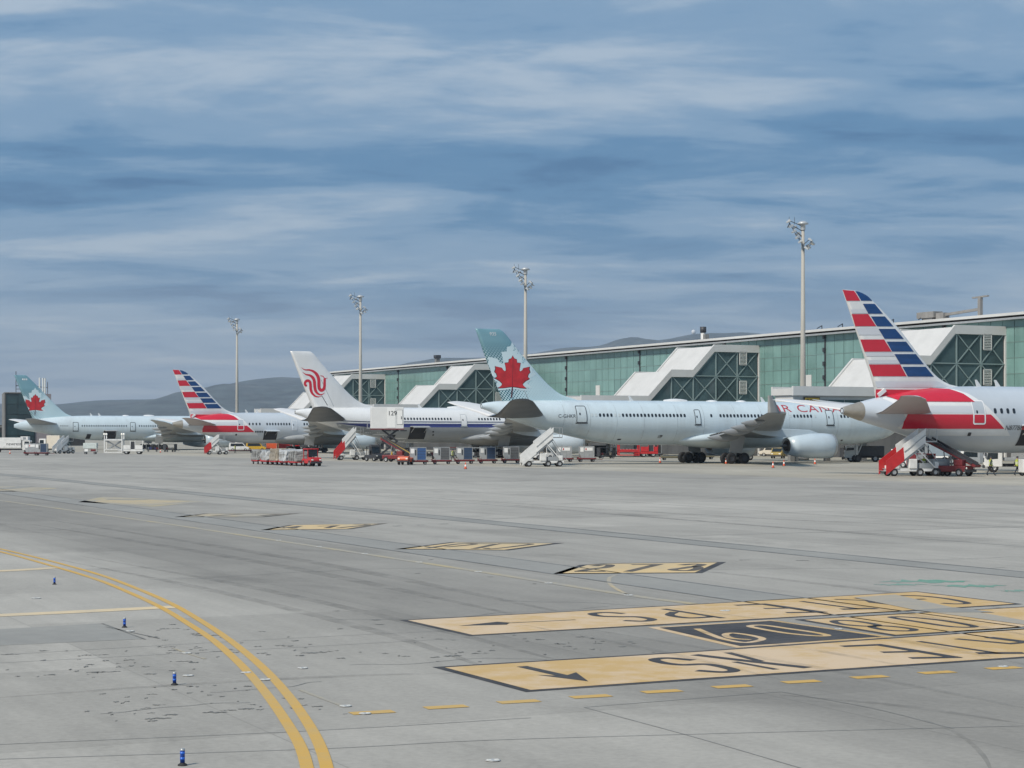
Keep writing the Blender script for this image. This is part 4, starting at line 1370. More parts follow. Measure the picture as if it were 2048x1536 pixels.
def fin_dots():
    m = bpy.data.materials.new('dotted_ice_blue_fin')
    m.use_nodes = True
    nt = m.node_tree
    L = nt.links
    b = nt.nodes['Principled BSDF']
    b.inputs['Roughness'].default_value = 0.3
    b.inputs['Coat Weight'].default_value = 0.25
    t = nt.nodes.new('ShaderNodeTexCoord')
    s = nt.nodes.new('ShaderNodeSeparateXYZ')
    L.new(t.outputs['Object'], s.inputs[0])

    def mth(op, a, c=None, clamp=False):
        n = nt.nodes.new('ShaderNodeMath')
        n.operation = op
        n.use_clamp = clamp
        for i, v in enumerate((a, c)):
            if v is None:
                continue
            if isinstance(v, (int, float)):
                n.inputs[i].default_value = v
            else:
                L.new(v, n.inputs[i])
        return n.outputs[0]
    k = 2 * math.pi / 0.40
    dx = mth('SINE', mth('MULTIPLY', mth('ADD', s.outputs[0], mth('MULTIPLY', s.outputs[2], 0.35)), k))
    dz = mth('SINE', mth('MULTIPLY', s.outputs[2], k))
    grid = mth('MULTIPLY', mth('ADD', mth('MULTIPLY', dx, dz), 1.0), 0.5)
    # dots join to a solid colour at the tip, and thin out forward and down
    tipk = mth('DIVIDE', mth('SUBTRACT', s.outputs[2], 13.2), 2.2, True)
    fwd = mth('DIVIDE', mth('SUBTRACT', 7.6, s.outputs[0]), 3.0, True)
    size = mth('ADD', mth('MULTIPLY', fwd, 0.55), mth('MULTIPLY', tipk, 0.55))
    dot = mth('MULTIPLY', mth('ADD', mth('SUBTRACT', size, grid), 0.08), 6.0, True)
    mx = nt.nodes.new('ShaderNodeMix')
    mx.data_type = 'RGBA'
    L.new(dot, mx.inputs[0])
    mx.inputs[6].default_value = (0.50, 0.66, 0.71, 1)
    c2 = nt.nodes.new('ShaderNodeMix')
    c2.data_type = 'RGBA'
    L.new(tipk, c2.inputs[0])
    c2.inputs[6].default_value = (0.035, 0.135, 0.175, 1)
    c2.inputs[7].default_value = (0.180, 0.345, 0.410, 1)
    L.new(c2.outputs[2], mx.inputs[7])
    L.new(mx.outputs[2], b.inputs['Base Color'])
    return m


M_DOTS = fin_dots()
M_HALO = mat('pale_leaf_halo', (0.57, 0.70, 0.74), 0.3, coat=.25)


class Body:
    def __init__(self, st):
        self.x = [s[0] for s in st]
        self.zb = [s[1] for s in st]
        self.zt = [s[2] for s in st]
        self.hw = [s[3] for s in st]

    def at(self, d):
        zb, zt, hw = (hermite(self.x, a, d) for a in (self.zb, self.zt, self.hw))
        return (zb + zt) / 2, (zt - zb) / 2, hw

    def ring(self, d, n=48):
        zc, hz, hw = self.at(d)
        return [(d, -hw * math.sin(2 * math.pi * i / n), zc + hz * math.cos(2 * math.pi * i / n)) for i in range(n)]

    def mesh(self, name, m, n=72):
        ds = set(self.x)
        x = self.x[0]
        while x < self.x[-1]:
            ds.add(x)
            edge = min(x - self.x[0], self.x[-1] - x)
            x += 0.2 if edge < 4 else 0.35 if edge < 24 else 1.0
        ds = [a for k, a in enumerate(sorted(ds))]
        ds = [a for k, a in enumerate(ds) if k in (0, len(ds) - 1) or a - ds[k - 1] > .12]
        return MB().loft([self.ring(d, n) for d in ds], cap=True, smooth=True)

    def proj(self, off=0.012):
        def f(d, z):
            zc, hz, hw = self.at(d)
            c = max(-1.0, min(1.0, (z - zc) / hz))
            s = math.sqrt(max(0.0, 1 - c * c))
            n = Vector((0, -s / hw, c / hz)).normalized()
            return Vector((d, -hw * s, zc + hz * c)) + n * off
        return f

    def normal(self, d, z):
        zc, hz, hw = self.at(d)
        c = max(-1.0, min(1.0, (z - zc) / hz))
        s = math.sqrt(max(0.0, 1 - c * c))
        n = Vector((0, -s / hw, c / hz)).normalized()
        p1, p0 = self.proj(0)(d + .1, z), self.proj(0)(d - .1, z)
        tx = (p1 - p0).normalized()
        return (n - tx * n.dot(tx)).normalized(), tx


def naca(c, t):
    return 5 * t * (0.2969 * math.sqrt(max(c, 0)) - 0.1260 * c - 0.3516 * c * c + 0.2843 * c ** 3 - 0.1020 * c ** 4)


CH = [0, .004, .015, .04, .09, .17, .28, .42, .58, .74, .88, 1.0]


class Fin:
    """vertical surface from (z, trailing x, leading x) rows"""

    def __init__(self, te, le, z0, z1, tmax=0.62, tip=0.8):
        self.te, self.le, self.z0, self.z1, self.tmax, self.tip = te, le, z0, z1, tmax, tip

    def xt(self, z):
        return hermite([a[1] for a in self.te], [a[0] for a in self.te], z)

    def xl(self, z):
        return hermite([a[1] for a in self.le], [a[0] for a in self.le], z)

    def half(self, d, z):
        a, b = self.xt(z), self.xl(z)
        c = max(0.0, min(1.0, (b - d) / (b - a)))
        th = min(self.tmax, (b - a) * 0.10)
        if z > self.z1 - self.tip:
            th *= math.sqrt(max(0.02, 1 - ((z - self.z1 + self.tip) / self.tip) ** 2 * .97))
        return naca(c, th) + 0.012

    def proj(self, off=0.012):
        def f(d, z):
            z = min(z, self.z1 - .01)
            d = min(max(d, self.xt(z) + .02), self.xl(z) - .06)
            return Vector((d, -self.half(d, z) - off, z))
        return f

    def build(self, name, m, parent):
        rings = []
        nz = 60
        for k in range(nz + 1):
            z = self.z0 + (self.z1 - self.z0) * (1 - (1 - k / nz) ** 1.5)
            a, b = self.xt(z), self.xl(z)
            up = [(b - (b - a) * c, -self.half(b - (b - a) * c, z), z) for c in CH]
            dn = [(p[0], -p[1], p[2]) for p in reversed(up[1:-1])]
            rings.append(up + dn)
        return MB().loft(rings, cap=True).build(name, m, parent)


def wing_mesh(secs, side):
    """secs: (lateral, leading x, chord, z, thickness ratio)"""
    rings = []
    for (y, le, c, z, t) in secs:
        up = [(le - c * k, side * y, z + c * (naca(k, t) * 1.15 + 0.02 * math.sin(math.pi * k))) for k in CH]
        dn = [(le - c * k, side * y, z - c * (naca(k, t) * 0.75 - 0.02 * math.sin(math.pi * k) * .4)) for k in reversed(CH[1:-1])]
        rings.append(up + dn)
    return MB().loft(rings, cap=True)


def wing_at(secs, y):
    ys = [s[0] for s in secs]
    k = max(i for i in range(len(ys) - 1) if ys[i] <= y)
    f = (y - ys[k]) / (ys[k + 1] - ys[k])
    return [secs[k][i] + (secs[k + 1][i] - secs[k][i]) * f for i in range(5)]


def engine(parent, x_in, y, z, r, L, m, side, wz, pyl):
    e = MB().lathe([(x_in - L * .30, r * .80), (x_in - L * .12, r * .80), (x_in - .25, r * .84), (x_in - .03, r * .90), (x_in, r * .95), (x_in - .10, r), (x_in - L * .22, r * 1.05), (x_in - L * .5, r * 1.03), (x_in - L * .8, r * .86), (x_in - L, r * .68), (x_in - L + .02, r * .65), (x_in - L * .7, r * .60)], 'X', 40, True, (0, side * y, z)).build('engine_nacelle', m, parent)
    MB().lathe([(x_in - L * .24, 0.001), (x_in - L * .24, r * .81)], 'X', 30, False, (0, side * y, z)).build('fan', M_DARK, e)
    MB().lathe([(x_in - L * .24, r * .28), (x_in - L * .14, r * .12), (x_in - L * .11, 0.001)], 'X', 16, True, (0, side * y, z)).build('spinner', M_STEEL, e)
    MB().lathe([(x_in - .02, r * .905), (x_in + .012, r * .95), (x_in - .12, r * 1.008), (x_in - .42, r * 1.028)], 'X', 40, True, (0, side * y, z)).build('inlet_lip', M_ALU, e)
    MB().lathe([(x_in - L * .72, .001), (x_in - L * .72, r * .62)], 'X', 24, False, (0, side * y, z)).build('nozzle_back', M_TITAN, e)
    MB().lathe([(x_in - L * .7, r * .52), (x_in - L * 1.01, r * .42), (x_in - L * 1.0, r * .38), (x_in - L * .7, r * .36)], 'X', 28, True, (0, side * y, z)).build('core_nozzle', M_TITAN, e)
    MB().lathe([(x_in - L * .75, r * .30), (x_in - L * .98, r * .24), (x_in - L * 1.14, .001)], 'X', 20, True, (0, side * y, z)).build('exhaust_cone', M_TITAN, e)
    rings = []
    for x, zl, zh, w in pyl:
        rings.append([(x, side * y - w, zl), (x, side * y + w, zl), (x, side * y + w, zh), (x, side * y - w, zh)])
    MB().loft(rings, smooth=False).build('pylon', m, e, bevel=.05)
    return e


def gear(parent, x, y, zt, axles, r, track, name='main_gear', door=None, dm=None):
    g = MB().tube((x, y, r * .9), (x, y, zt), .21, .26, n=12).tube((x, y, r * 1.4), (x + 1.3, y, zt), .10, n=8).bar((x - axles * .5 - .3, y, r), (x + axles * .5 + .3, y, r), .3, .28)
    xs = [x] if axles == 0 else ([x - axles / 2, x + axles / 2] if axles < 2.4 else [x - axles / 2, x, x + axles / 2])
    for xx in xs:
        g.tube((xx, y - track, r), (xx, y + track, r), .1, n=8)
    go = g.build(name, M_STEEL, parent)
    for xx in xs:
        for s in (-1, 1):
            wheel(go, (xx, y + s * track, r), r, r * .62, rimmat=M_DARK)
    if door:
        w, h, zc, dy = door
        MB().box((x - .2, y + dy, zc), (w, .07, h), (0.25 * (1 if y < 0 else -1), 0.10, 0)).build('gear_door', dm or M_WINGL, go)
    return go


def rr(x0, x1, z0, z1, r, n=4):
    out = []
    for cx, cz, a0 in ((x1 - r, z1 - r, 0), (x0 + r, z1 - r, 90), (x0 + r, z0 + r, 180), (x1 - r, z0 + r, 270)):
        for k in range(n + 1):
            a = rad(a0 + 90 * k / n)
            out.append((cx + r * math.cos(a), cz + r * math.sin(a)))
    return out


WIN_ME = {}


def add_windows(root, body, z, xs, size=(.30, .44), m=None):
    m = m or M_WIN
    k = (size, m.name)
    if k not in WIN_ME:
        P = rr(-size[0] / 2, size[0] / 2, -size[1] / 2, size[1] / 2, min(size) * .42, 3)
        WIN_ME[k] = MB().prism([(a, b) for a, b in P], -.03, .02, 'Z').mesh('window', m)
    for x in xs:
        n, tx = body.normal(x, z)
        p = body.proj(0)(x, z)
        up = n.cross(tx).normalized()
        if up.z < 0:
            up = -up
        R = Matrix((tx, up, tx.cross(up))).transposed()
        if R.col[2].dot(n) < 0:
            R = Matrix((-tx, up, (-tx).cross(up))).transposed()
        o = link_mesh('window', WIN_ME[k], root)
        o.matrix_local = Matrix.Translation(p) @ R.to_4x4()


def add_door(root, body, x0, x1, z0, z1, mbody, mline, wide=.10, win=True, sill=True):
    P = rr(x0, x1, z0, z1, .14)
    d = poly_decal('door', P, body.proj(.040), mbody, root, .3)
    vs, fs = ring_poly(rr(x0 - wide / 2, x1 + wide / 2, z0 - wide / 2, z1 + wide / 2, .2), rr(x0 + wide / 2, x1 - wide / 2, z0 + wide / 2, z1 - wide / 2, .12))
    flat_decal('door_outline', vs, fs, body.proj(.048), mline, d, .3)
    if sill:
        poly_decal('door_sill', [(x0 - .12, z0 - .16), (x1 + .12, z0 - .16), (x1 + .12, z0 - .02), (x0 - .12, z0 - .02)], body.proj(.050), mline, d, .3)
    if win:
        xm = x0 + (x1 - x0) * .32
        zm = z0 + (z1 - z0) * .52
        poly_decal('door_window', rr(xm - .09, xm + .09, zm - .15, zm + .15, .07), body.proj(.052), M_WIN, d, .3)
    return d


def cargo_door(root, body, x0, x1, z0, z1, mbody, lift=1.25, dark=True):
    """open hold with the door swung up"""
    h = poly_decal('cargo_opening', [(x0, z0), (x1, z0), (x1, z1), (x0, z1)], body.proj(.034), M_HOLD, root, .3)
    p = body.proj(.03)(x0, z1)
    out = Vector((0, -math.cos(rad(12)), math.sin(rad(12)) * 0 + .18)).normalized()
    rings = []
    L = (z1 - z0) * .9
    for k in range(7):
        t = k / 6
        c = p + out * (L * t * lift / 1.25) + Vector((0, 0, -.28 * math.sin(math.pi * t) * .0 - .42 * t * t))
        rings.append([(x0, c.y, c.z), (x1, c.y, c.z), (x1, c.y, c.z + .14), (x0, c.y, c.z + .14)])
    MB().loft(rings, smooth=False).build('cargo_door', mbody, h)
    for xx in (x0 + .3, x1 - .3):
        a, b = body.proj(.02)(xx, z0 + (z1 - z0) * .55), Vector((xx, p.y - L * .6, p.z - .1))
        MB().tube(a, b, .05, n=6).build('door_strut', M_STEEL, h)
    return h


def canoe(parent, x, y, z, L, r, m, name='flap_track_fairing'):
    prof = [(0, .001), (-.06 * L, .35), (-.2 * L, .75), (-.4 * L, 1), (-.6 * L, .95), (-.8 * L, .6), (-.93 * L, .25), (-L, .001)]
    rings = []
    for (t, k) in prof:
        rings.append([(x + t, y + r * .55 * k * math.sin(2 * math.pi * i / 12), z - r * .35 * k + r * k * math.cos(2 * math.pi * i / 12) + t * .07) for i in range(12)])
    return MB().loft(rings).build(name, m, parent)


def airliner(name, pos, label, cat, S, paint, fin_m, wing_m, stab_m, nac_m, belly_m=None, cone_m=None):
    root = empty(name, (pos[0], pos[1], 0), ANG, label, cat, 'airliners parked along the terminal')
    body = Body(S['body'])
    fus = body.mesh('fuselage', paint).build('fuselage', paint, root)
    x0 = S['body'][0][0]
    zc, hz, hw = body.at(x0)
    MB().lathe([(x0 + .05, hw * .98), (x0 - .03, hw * .9), (x0 - .03, hw * .70), (x0 + .5, hw * .6), (x0 + .5, .001)], 'X', 20, True, (0, 0, zc)).build('exhaust_pipe', M_DARK, fus)
    fin = Fin(*S['fin'])
    fo = fin.build('fin', fin_m, root)
    if 'rudder' in S:
        r = S['rudder']
        vs, fs = ribbon(r, .07, sub=2)
        flat_decal('rudder_gap', vs, fs, fin.proj(.016), M_PINS, fo, .6)
    bf = Body(S['fairing'])
    bf.mesh('wing_fairing', paint).build('wing_fairing', belly_m or paint, root)
    for side in (-1, 1):
        w = wing_mesh(S['wing'], side).build('wing', wing_m, root)
        ytip, le, c, z, t = S['wing'][-1]
        if S.get('winglet'):
            wl = [[(le - c * .35 - k * 1.35 - (c * .65 - k * 1.0) * q, side * (ytip + .05 + k * .55 + hh), z + .02 + k * 1.95) for (q, hh) in ((0, 0), (.3, .07), (.7, .05), (1, 0), (.7, -.05), (.3, -.07))] for k in (0, .15, .5, .85, 1)]
            MB().loft(wl).build('winglet', S['winglet'], w)
        for (yy, L, r_) in S['tracks']:
            sx = wing_at(S['wing'], yy)
            canoe(w, sx[1] - sx[2] * .62, side * yy, sx[3] - sx[2] * .035, L, r_, wing_m)
        # flaps, a little proud of the trailing edge
        for (ya, yb) in S['flaps']:
            rings = []
            for yy in (ya, yb):
                sx = wing_at(S['wing'], yy)
                te, cc = sx[1] - sx[2], sx[2]
                q = [(te + cc * .20, sx[3] + cc * .012), (te + cc * .06, sx[3] + cc * .006), (te - cc * .05, sx[3] - cc * .050), (te + cc * .05, sx[3] - cc * .040), (te + cc * .18, sx[3] - cc * .030)]
                rings.append([(a, side * yy, b) for a, b in q])
            MB().loft(rings, smooth=False).build('flap', wing_m, w)
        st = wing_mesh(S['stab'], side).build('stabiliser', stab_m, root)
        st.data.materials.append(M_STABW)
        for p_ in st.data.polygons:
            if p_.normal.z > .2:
                p_.material_index = 1  # white tops; the stabiliser greys below carry painted-in shade
        ex, ey, ez, er, eL = S['eng']
        sx = wing_at(S['wing'], ey)
        lex = sx[1]
        pyl = [(ex - eL * .28, ez + er * .9, ez + er * 1.02, .16), (ex - eL * .5, ez + er * .8, ez + er * 1.32, .22), (lex - .2, ez + er * .7, sx[3] + .05, .24), (lex - sx[2] * .4, sx[3] - .75, sx[3] - .1, .22), (lex - sx[2] * .62, sx[3] - .35, sx[3] - .15, .1)]
        engine(root, ex, ey, ez, er, eL, nac_m, side, sx[3], pyl)
        gx, gy, ax, gr, gt = S['gear']
        gear(root, gx, side * gy, 3.6, ax, gr, gt, door=S['gdoor'], dm=wing_m)
    nx = S['nose']
    gear(root, nx, 0, 3.2, 0, .5, .33, 'nose_gear')
    for (x, L, h) in S['bumps']:
        zt = body.at(x)[0] + body.at(x)[1]
        rings = [[(x + L * (k / 6 - .5), .6 * math.sin(math.pi * k / 6) * math.cos(a) + 0, zt - .12 + (h + .1) * math.sin(math.pi * k / 6) ** .6 * max(0, math.sin(a)) ) for a in [math.pi * q / 8 for q in range(9)]] for k in range(1, 6)]
        MB().loft(rings, cap=True, closed=False).build('antenna_fairing', M_ACWHITE, root)
    for x in S['blades']:
        zt = body.at(x)[0] + body.at(x)[1]
        MB().prism([(x - .25, zt - .08), (x + .35, zt - .08), (x - .25, zt + .62), (x - .45, zt + .62)], -.03, .03, 'Y').build('blade_antenna', M_ACWHITE, root)
    return root, body, fin, fo


# ---- wide-body twin with curved fin fillet (two of them, maple leaf and white)
S330 = dict(
    body=[(0.85, 6.95, 7.55, .30), (1.6, 6.72, 7.72, .50), (3.3, 6.1, 7.9, .92), (7.7, 4.75, 8.03, 1.72), (13.7, 3.42, 8.1, 2.52), (17.2, 2.78, 8.1, 2.74), (20.7, 2.45, 8.1, 2.82), (24, 2.4, 8.1, 2.82), (54.5, 2.4, 8.1, 2.82), (57.5, 2.5, 7.98, 2.7), (60, 2.85, 7.35, 2.25), (62, 3.4, 6.4, 1.5), (63.2, 4.05, 5.55, .78), (63.7, 4.75, 4.85, .03)],
    fin=([(3.8, 7.6), (3.53, 8.3), (1.74, 12.4), (0.0, 16.8)], [(15.6, 7.6), (14.2, 8.12), (12.0, 8.75), (10.6, 9.6), (8.6, 11.4), (5.4, 14.8), (3.75, 16.55), (3.3, 16.8)], 7.6, 16.8),
    rudder=[(7.15, 8.2), (5.0, 12.4), (2.9, 16.75)][0:2],
    wing=[(2.2, 43.3, 11.3, 3.62, .135), (3.2, 42.6, 10.7, 3.75, .13), (9.4, 38.6, 7.3, 4.45, .115), (18, 33.2, 5.1, 5.2, .10), (26, 28.1, 3.3, 5.95, .09), (29.0, 26.2, 2.6, 6.25, .085)],
    winglet=M_WINGL, tracks=[(6.3, 5.6, .55), (12.2, 5.0, .5), (17.0, 4.4, .45), (21.6, 3.6, .38)], flaps=[(3.4, 8.9), (9.7, 20.5)],
    stab=[(.6, 9.2, 7.2, 5.95, .13), (2.6, 8.0, 6.1, 6.35, .12), (8.9, 3.6, 3.1, 7.72, .10), (9.7, 2.7, 2.2, 7.9, .08)],
    eng=(46.3, 9.4, 2.30, 1.55, 7.0), gear=(34.2, 5.3, 1.98, .72, .70), gdoor=(1.9, 2.3, 2.55, -.9), nose=57.0,
    fairing=[(26.8, 2.95, 3.2, .5), (28.6, 2.45, 3.75, 2.0), (31.5, 2.1, 4.35, 2.85), (36, 1.92, 4.75, 3.12), (43, 1.95, 4.6, 3.12), (47, 2.15, 4.1, 2.9), (50, 2.5, 3.3, 2.0), (51, 2.75, 3.0, .5)],
    bumps=[(28.5, 5.0, .32), (34, 2.2, .2), (38.5, 2.0, .2)], blades=[22.0, 42.0])

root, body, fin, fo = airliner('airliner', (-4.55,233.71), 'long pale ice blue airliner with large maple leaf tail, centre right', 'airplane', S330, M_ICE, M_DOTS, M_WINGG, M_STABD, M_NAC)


def leaf(parent, fin, base, sc, red=True):
    half = [(0, 490), (24, 444), (62, 432), (68, 382), (124, 376), (108, 300), (104, 258), (118, 246), (150, 268), (166, 300), (268, 322), (260, 282), (274, 232), (246, 206), (234, 164), (264, 132), (196, 92), (156, 52), (168, 22), (218, -20), (122, -14), (60, -4), (9, 2)]
    kx, kz = .00866 * sc, .00785 * sc

    def P(k, dz=0):
        r = [(base[0] + x * kx * k, base[1] + (z * k + dz) * kz) for x, z in half]
        l = [(base[0] - x * kx * k, base[1] + (z * k + dz) * kz) for x, z in reversed(half[1:])]
        return r + l
    if not red:
        return poly_decal('pale_leaf', P(1.0), fin.proj(.014), M_HALO, parent, .5)
    poly_decal('leaf_halo', P(1.16, -34), fin.proj(.020), M_HALO, parent, .5)
    lf = poly_decal('maple_leaf', P(1.035, -8), fin.proj(.026), M_LEAFD, parent, .5)
    poly_decal('leaf_field', P(.985, 3), fin.proj(.032), M_ACRED, lf, .5)
    w = 9 * kx
    poly_decal('leaf_stem', [(base[0] - w, base[1] + .05), (base[0] + w, base[1] + .05), (base[0] + w - .10, base[1] - 172 * kz), (base[0] - w - .10, base[1] - 172 * kz)], fin.proj(.036), M_LEAFD, lf, .5)
    v, f = ribbon([(base[0] - .02, base[1] + .1), (base[0] + .03, base[1] + 440 * kz)], .05, sub=2)
    flat_decal('leaf_vein', v, f, fin.proj(.037), M_LEAFD, lf, .5)
    return lf


def title(body, root, name, txt, size, x, z, m, shear=0, spacing=1.0, off=.016):
    v, f = text_shape(txt, size, shear, 0, spacing)
    return flat_decal(name, [(x + a, z + b) for a, b in v], f, body.proj(off), m, root, .35)


def fin_text(fin, parent, txt, size, x, z, m):
    v, f = text_shape(txt, size)
    return flat_decal('fin_number', [(x + a, z + b) for a, b in v], f, fin.proj(.02), m, parent, .5)


leaf(fo, fin, ((5.007,9.781)), 1.42, False)
leaf(fo, fin, ((5.007,9.663)), 1.0)
fin_text(fin, fo, '935', .62, *(1.878,15.975), M_ACWHITE)
step = .498
xs = [15.55 + i * .5 for i in range(2)]
add_windows(root, body, 6.2, [14.95, 15.5, 18.2, 18.75], m=M_WINS)
add_windows(root, body, 6.2, [16.05 + .53 * i for i in range(4)] + [19.3 + .53 * i for i in range(18)])
add_windows(root, body, 6.2, [32.3, 33.7 + 0])
add_windows(root, body, 6.2, [34.2 + .53 * i for i in range(18)] + [45.1 + .53 * i for i in range(6)] + [52.6 + .53 * i for i in range(7)])
add_windows(root, body, 6.2, [44.5, 48.4], m=M_WINS)
add_door(root, body, 12.85, 14.2, 5.28, 7.30, M_ICE, M_LINED, .09)
add_door(root, body, 29.85, 30.65, 5.08, 6.92, M_ICE, M_LINED, .09)
add_door(root, body, 50.2, 51.3, 5.05, 6.95, M_ICE, M_LINED, .09)
add_door(root, body, 58.6, 59.6, 5.05, 6.85, M_ICE, M_LINED, .09)
v, f = text_shape('AIR CANADA', 1.36, spacing=1.1)
flat_decal('airline_title', [(41.1 + a * 1.75, 6.74 + b) for a, b in v], f, body.proj(.016), M_TITLE, root, .35)
title(body, root, 'registration', 'C-GHKR', .62, 10.4, 5.85, M_MARK)
poly_decal('cargo_hatch', rr(24.6, 25.2, 3.3, 3.7, .1), body.proj(.012), M_PINS, root)
for (x, z, w) in ((19.0, 3.05, .5), (24.9, 3.5, .35), (51.5, 2.95, .3), (53.2, 2.9, .3)):
    poly_decal('service_panel', rr(x, x + w, z, z + .18, .05), body.proj(.013), M_DARK, root)
for x in (11.2, 14.7, 18.4, 22.3, 27.2, 31.2, 36.0, 40.0, 44.3, 47.8, 52.0):
    v, f = ribbon([(x, 2.9), (x, 4.5), (x, 6.5), (x, 8.0)], .035, sub=2)
    flat_decal('skin_seam', v, f, body.proj(.008), M_PINS, root, .3)

# ---- the white one with the red phoenix
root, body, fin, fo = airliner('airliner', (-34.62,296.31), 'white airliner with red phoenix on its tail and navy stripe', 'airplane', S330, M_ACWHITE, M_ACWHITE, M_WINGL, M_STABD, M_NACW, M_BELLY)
SW = M_AARED
for pts, w, tp in (([(1.806,14.245), (2.369,13.903), (3.095,13.883), (3.741,13.678), (4.227,13.287), (4.534,12.77), (4.648,12.158), (4.664,11.468), (4.761,10.971), (5.086,10.721), (5.443,10.901), (5.573,11.325), (5.59,11.939), (5.606,12.553)], .50, (.08, .75)),
                   ([(2.007,13.538), (2.53,13.186), (3.176,13.042), (3.66,12.697), (3.919,12.149), (3.984,11.384), (4.129,10.696), (4.51,10.201), (5.037,10.03), (5.646,10.327)], .46, (.08, .1)),
                   ([(2.756,11.462), (2.53,11.459), (2.418,11.733), (2.546,12.071), (2.901,12.213), (3.224,12.003), (3.321,11.453), (3.369,10.841), (3.62,10.231), (4.105,9.807), (4.591,9.689), (5.118,9.785)], .42, (.7, .1)),
                   ([(4.891,13.02), (5.362,12.896), (5.59,12.615), (6.135,12.652)], .14, (.6, .2))):
    v, f = ribbon(pts, w, tp)
    flat_decal('phoenix_stroke', v, f, fin.proj(.022), SW, fo, .5)
v, f = ribbon([(5.159,9.862), (6.11,8.373)], .09, sub=2)
flat_decal('rudder_gap', v, f, fin.proj(.02), M_DARK, fo, .5)
poly_decal('navy_stripe', [(7.0, 5.55), (12, 4.95), (20, 4.95), (57, 4.95), (57, 5.50), (20, 5.50), (12, 5.52)], body.proj(.022), M_NAVY, root, .35)
poly_decal('thin_stripe', [(6.0, 5.95), (12, 5.72), (57, 5.72), (57, 5.86), (12, 5.86), (6.0, 6.05)], body.proj(.022), M_NAVYT, root, .35)
poly_decal('grey_belly', [(7.2, 5.50), (9, 5.2), (12, 4.94), (20, 4.94), (57, 4.94), (57, 2.6), (50, 2.45), (24, 2.45), (20, 2.55), (17, 2.92), (13.7, 3.58), (7.7, 4.9)], body.proj(.010), M_BELLY, root, .3)
add_windows(root, body, 6.28, [17.2 + .53 * i for i in range(18)] + [31.2 + .53 * i for i in range(8)] + [36 + .53 * i for i in range(24)], (.28, .40))
add_door(root, body, 28.0, 29.0, 5.15, 7.0, M_ACWHITE, M_PINS, .05)
add_door(root, body, 12.9, 14.1, 5.2, 7.1, M_ACWHITE, M_PINS, .05)
cargo_door(root, body, 19.1, 21.9, 3.05, 4.95, M_BELLY)
poly_decal('bulk_opening', [(15.6, 3.0), (16.8, 2.95), (16.95, 3.75), (15.9, 3.75)], body.proj(.034), M_HOLD, root, .3)
for k, (a, b) in enumerate(((14.6, 16.0), (16.2, 17.3), (17.5, 18.6))):
    poly_decal('small_marking', rr(a, b, 4.32, 4.48, .05), body.proj(.03), M_MARK, root, .4)
for (x, z) in ((23.0, 4.1), (23.1, 3.6)):
    poly_decal('service_panel', rr(x, x + .3, z, z + .25, .08), body.proj(.03), M_DARK, root, .4)

# ---- composite wide-body with the striped tail (two of them)
S787 = dict(
    body=[(0.0, 5.62, 6.20, .28), (0.6, 5.42, 6.36, .48), (1.8, 5.05, 6.68, .82), (3.7, 4.55, 7.10, 1.25), (5.1, 4.2, 7.35, 1.55), (8.7, 3.20, 7.92, 2.2), (13.4, 2.20, 8.25, 2.75), (17, 2.0, 8.3, 2.88), (21, 2.0, 8.3, 2.88), (46, 2.0, 8.3, 2.88), (50, 2.2, 8.1, 2.7), (53, 2.7, 7.35, 2.2), (55.2, 3.4, 6.4, 1.4), (56.3, 4.05, 5.55, .7), (56.7, 4.75, 4.85, .03)],
    fin=([(3.75, 6.4), (3.65, 7.3), (2.2, 11.4), (0.0, 16.9)], [(15.5, 6.4), (14.4, 8.12), (13.0, 8.22), (11.8, 8.55), (10.6, 9.2), (9.2, 10.5), (6.2, 13.6), (3.35, 16.0), (2.75, 16.42), (2.0, 16.72), (1.4, 16.84), (0.35, 16.9)], 6.4, 16.9, .55, .9),
    wing=[(2.2, 38.6, 11.2, 3.5, .13), (3.4, 37.6, 10.4, 3.65, .125), (9.8, 32.8, 6.6, 4.55, .11), (18, 27.3, 4.6, 5.6, .095), (25.5, 22.2, 2.6, 6.7, .085), (28.6, 19.6, 1.5, 7.25, .08), (30.0, 17.9, .5, 7.55, .08)],
    tracks=[(7.6, 4.6, .5), (13.2, 4.0, .45), (18.0, 3.4, .4)], flaps=[(3.6, 9.2), (10.2, 19.5)],
    stab=[(.8, 9.6, 6.6, 5.6, .10), (2.4, 8.1, 5.4, 5.85, .10), (8.4, 2.9, 2.9, 6.80, .09), (9.5, 1.5, 2.2, 6.98, .08), (9.9, .6, 1.6, 7.04, .06)],
    eng=(39.6, 9.9, 2.55, 1.66, 5.6), gear=(27.3, 4.9, 1.5, .70, .68), gdoor=(2.0, 2.2, 2.7, -1.0), nose=51.0,
    fairing=[(19.6, 2.5, 2.8, .5), (21.5, 2.1, 3.6, 2.0), (25, 1.75, 4.3, 2.95), (30, 1.6, 4.6, 3.2), (37, 1.6, 4.5, 3.2), (41, 1.8, 3.9, 2.9), (43.5, 2.1, 3.0, 1.8), (44.5, 2.4, 2.7, .5)],
    bumps=[(24, 3.5, .3)], blades=[15.6, 17.9])


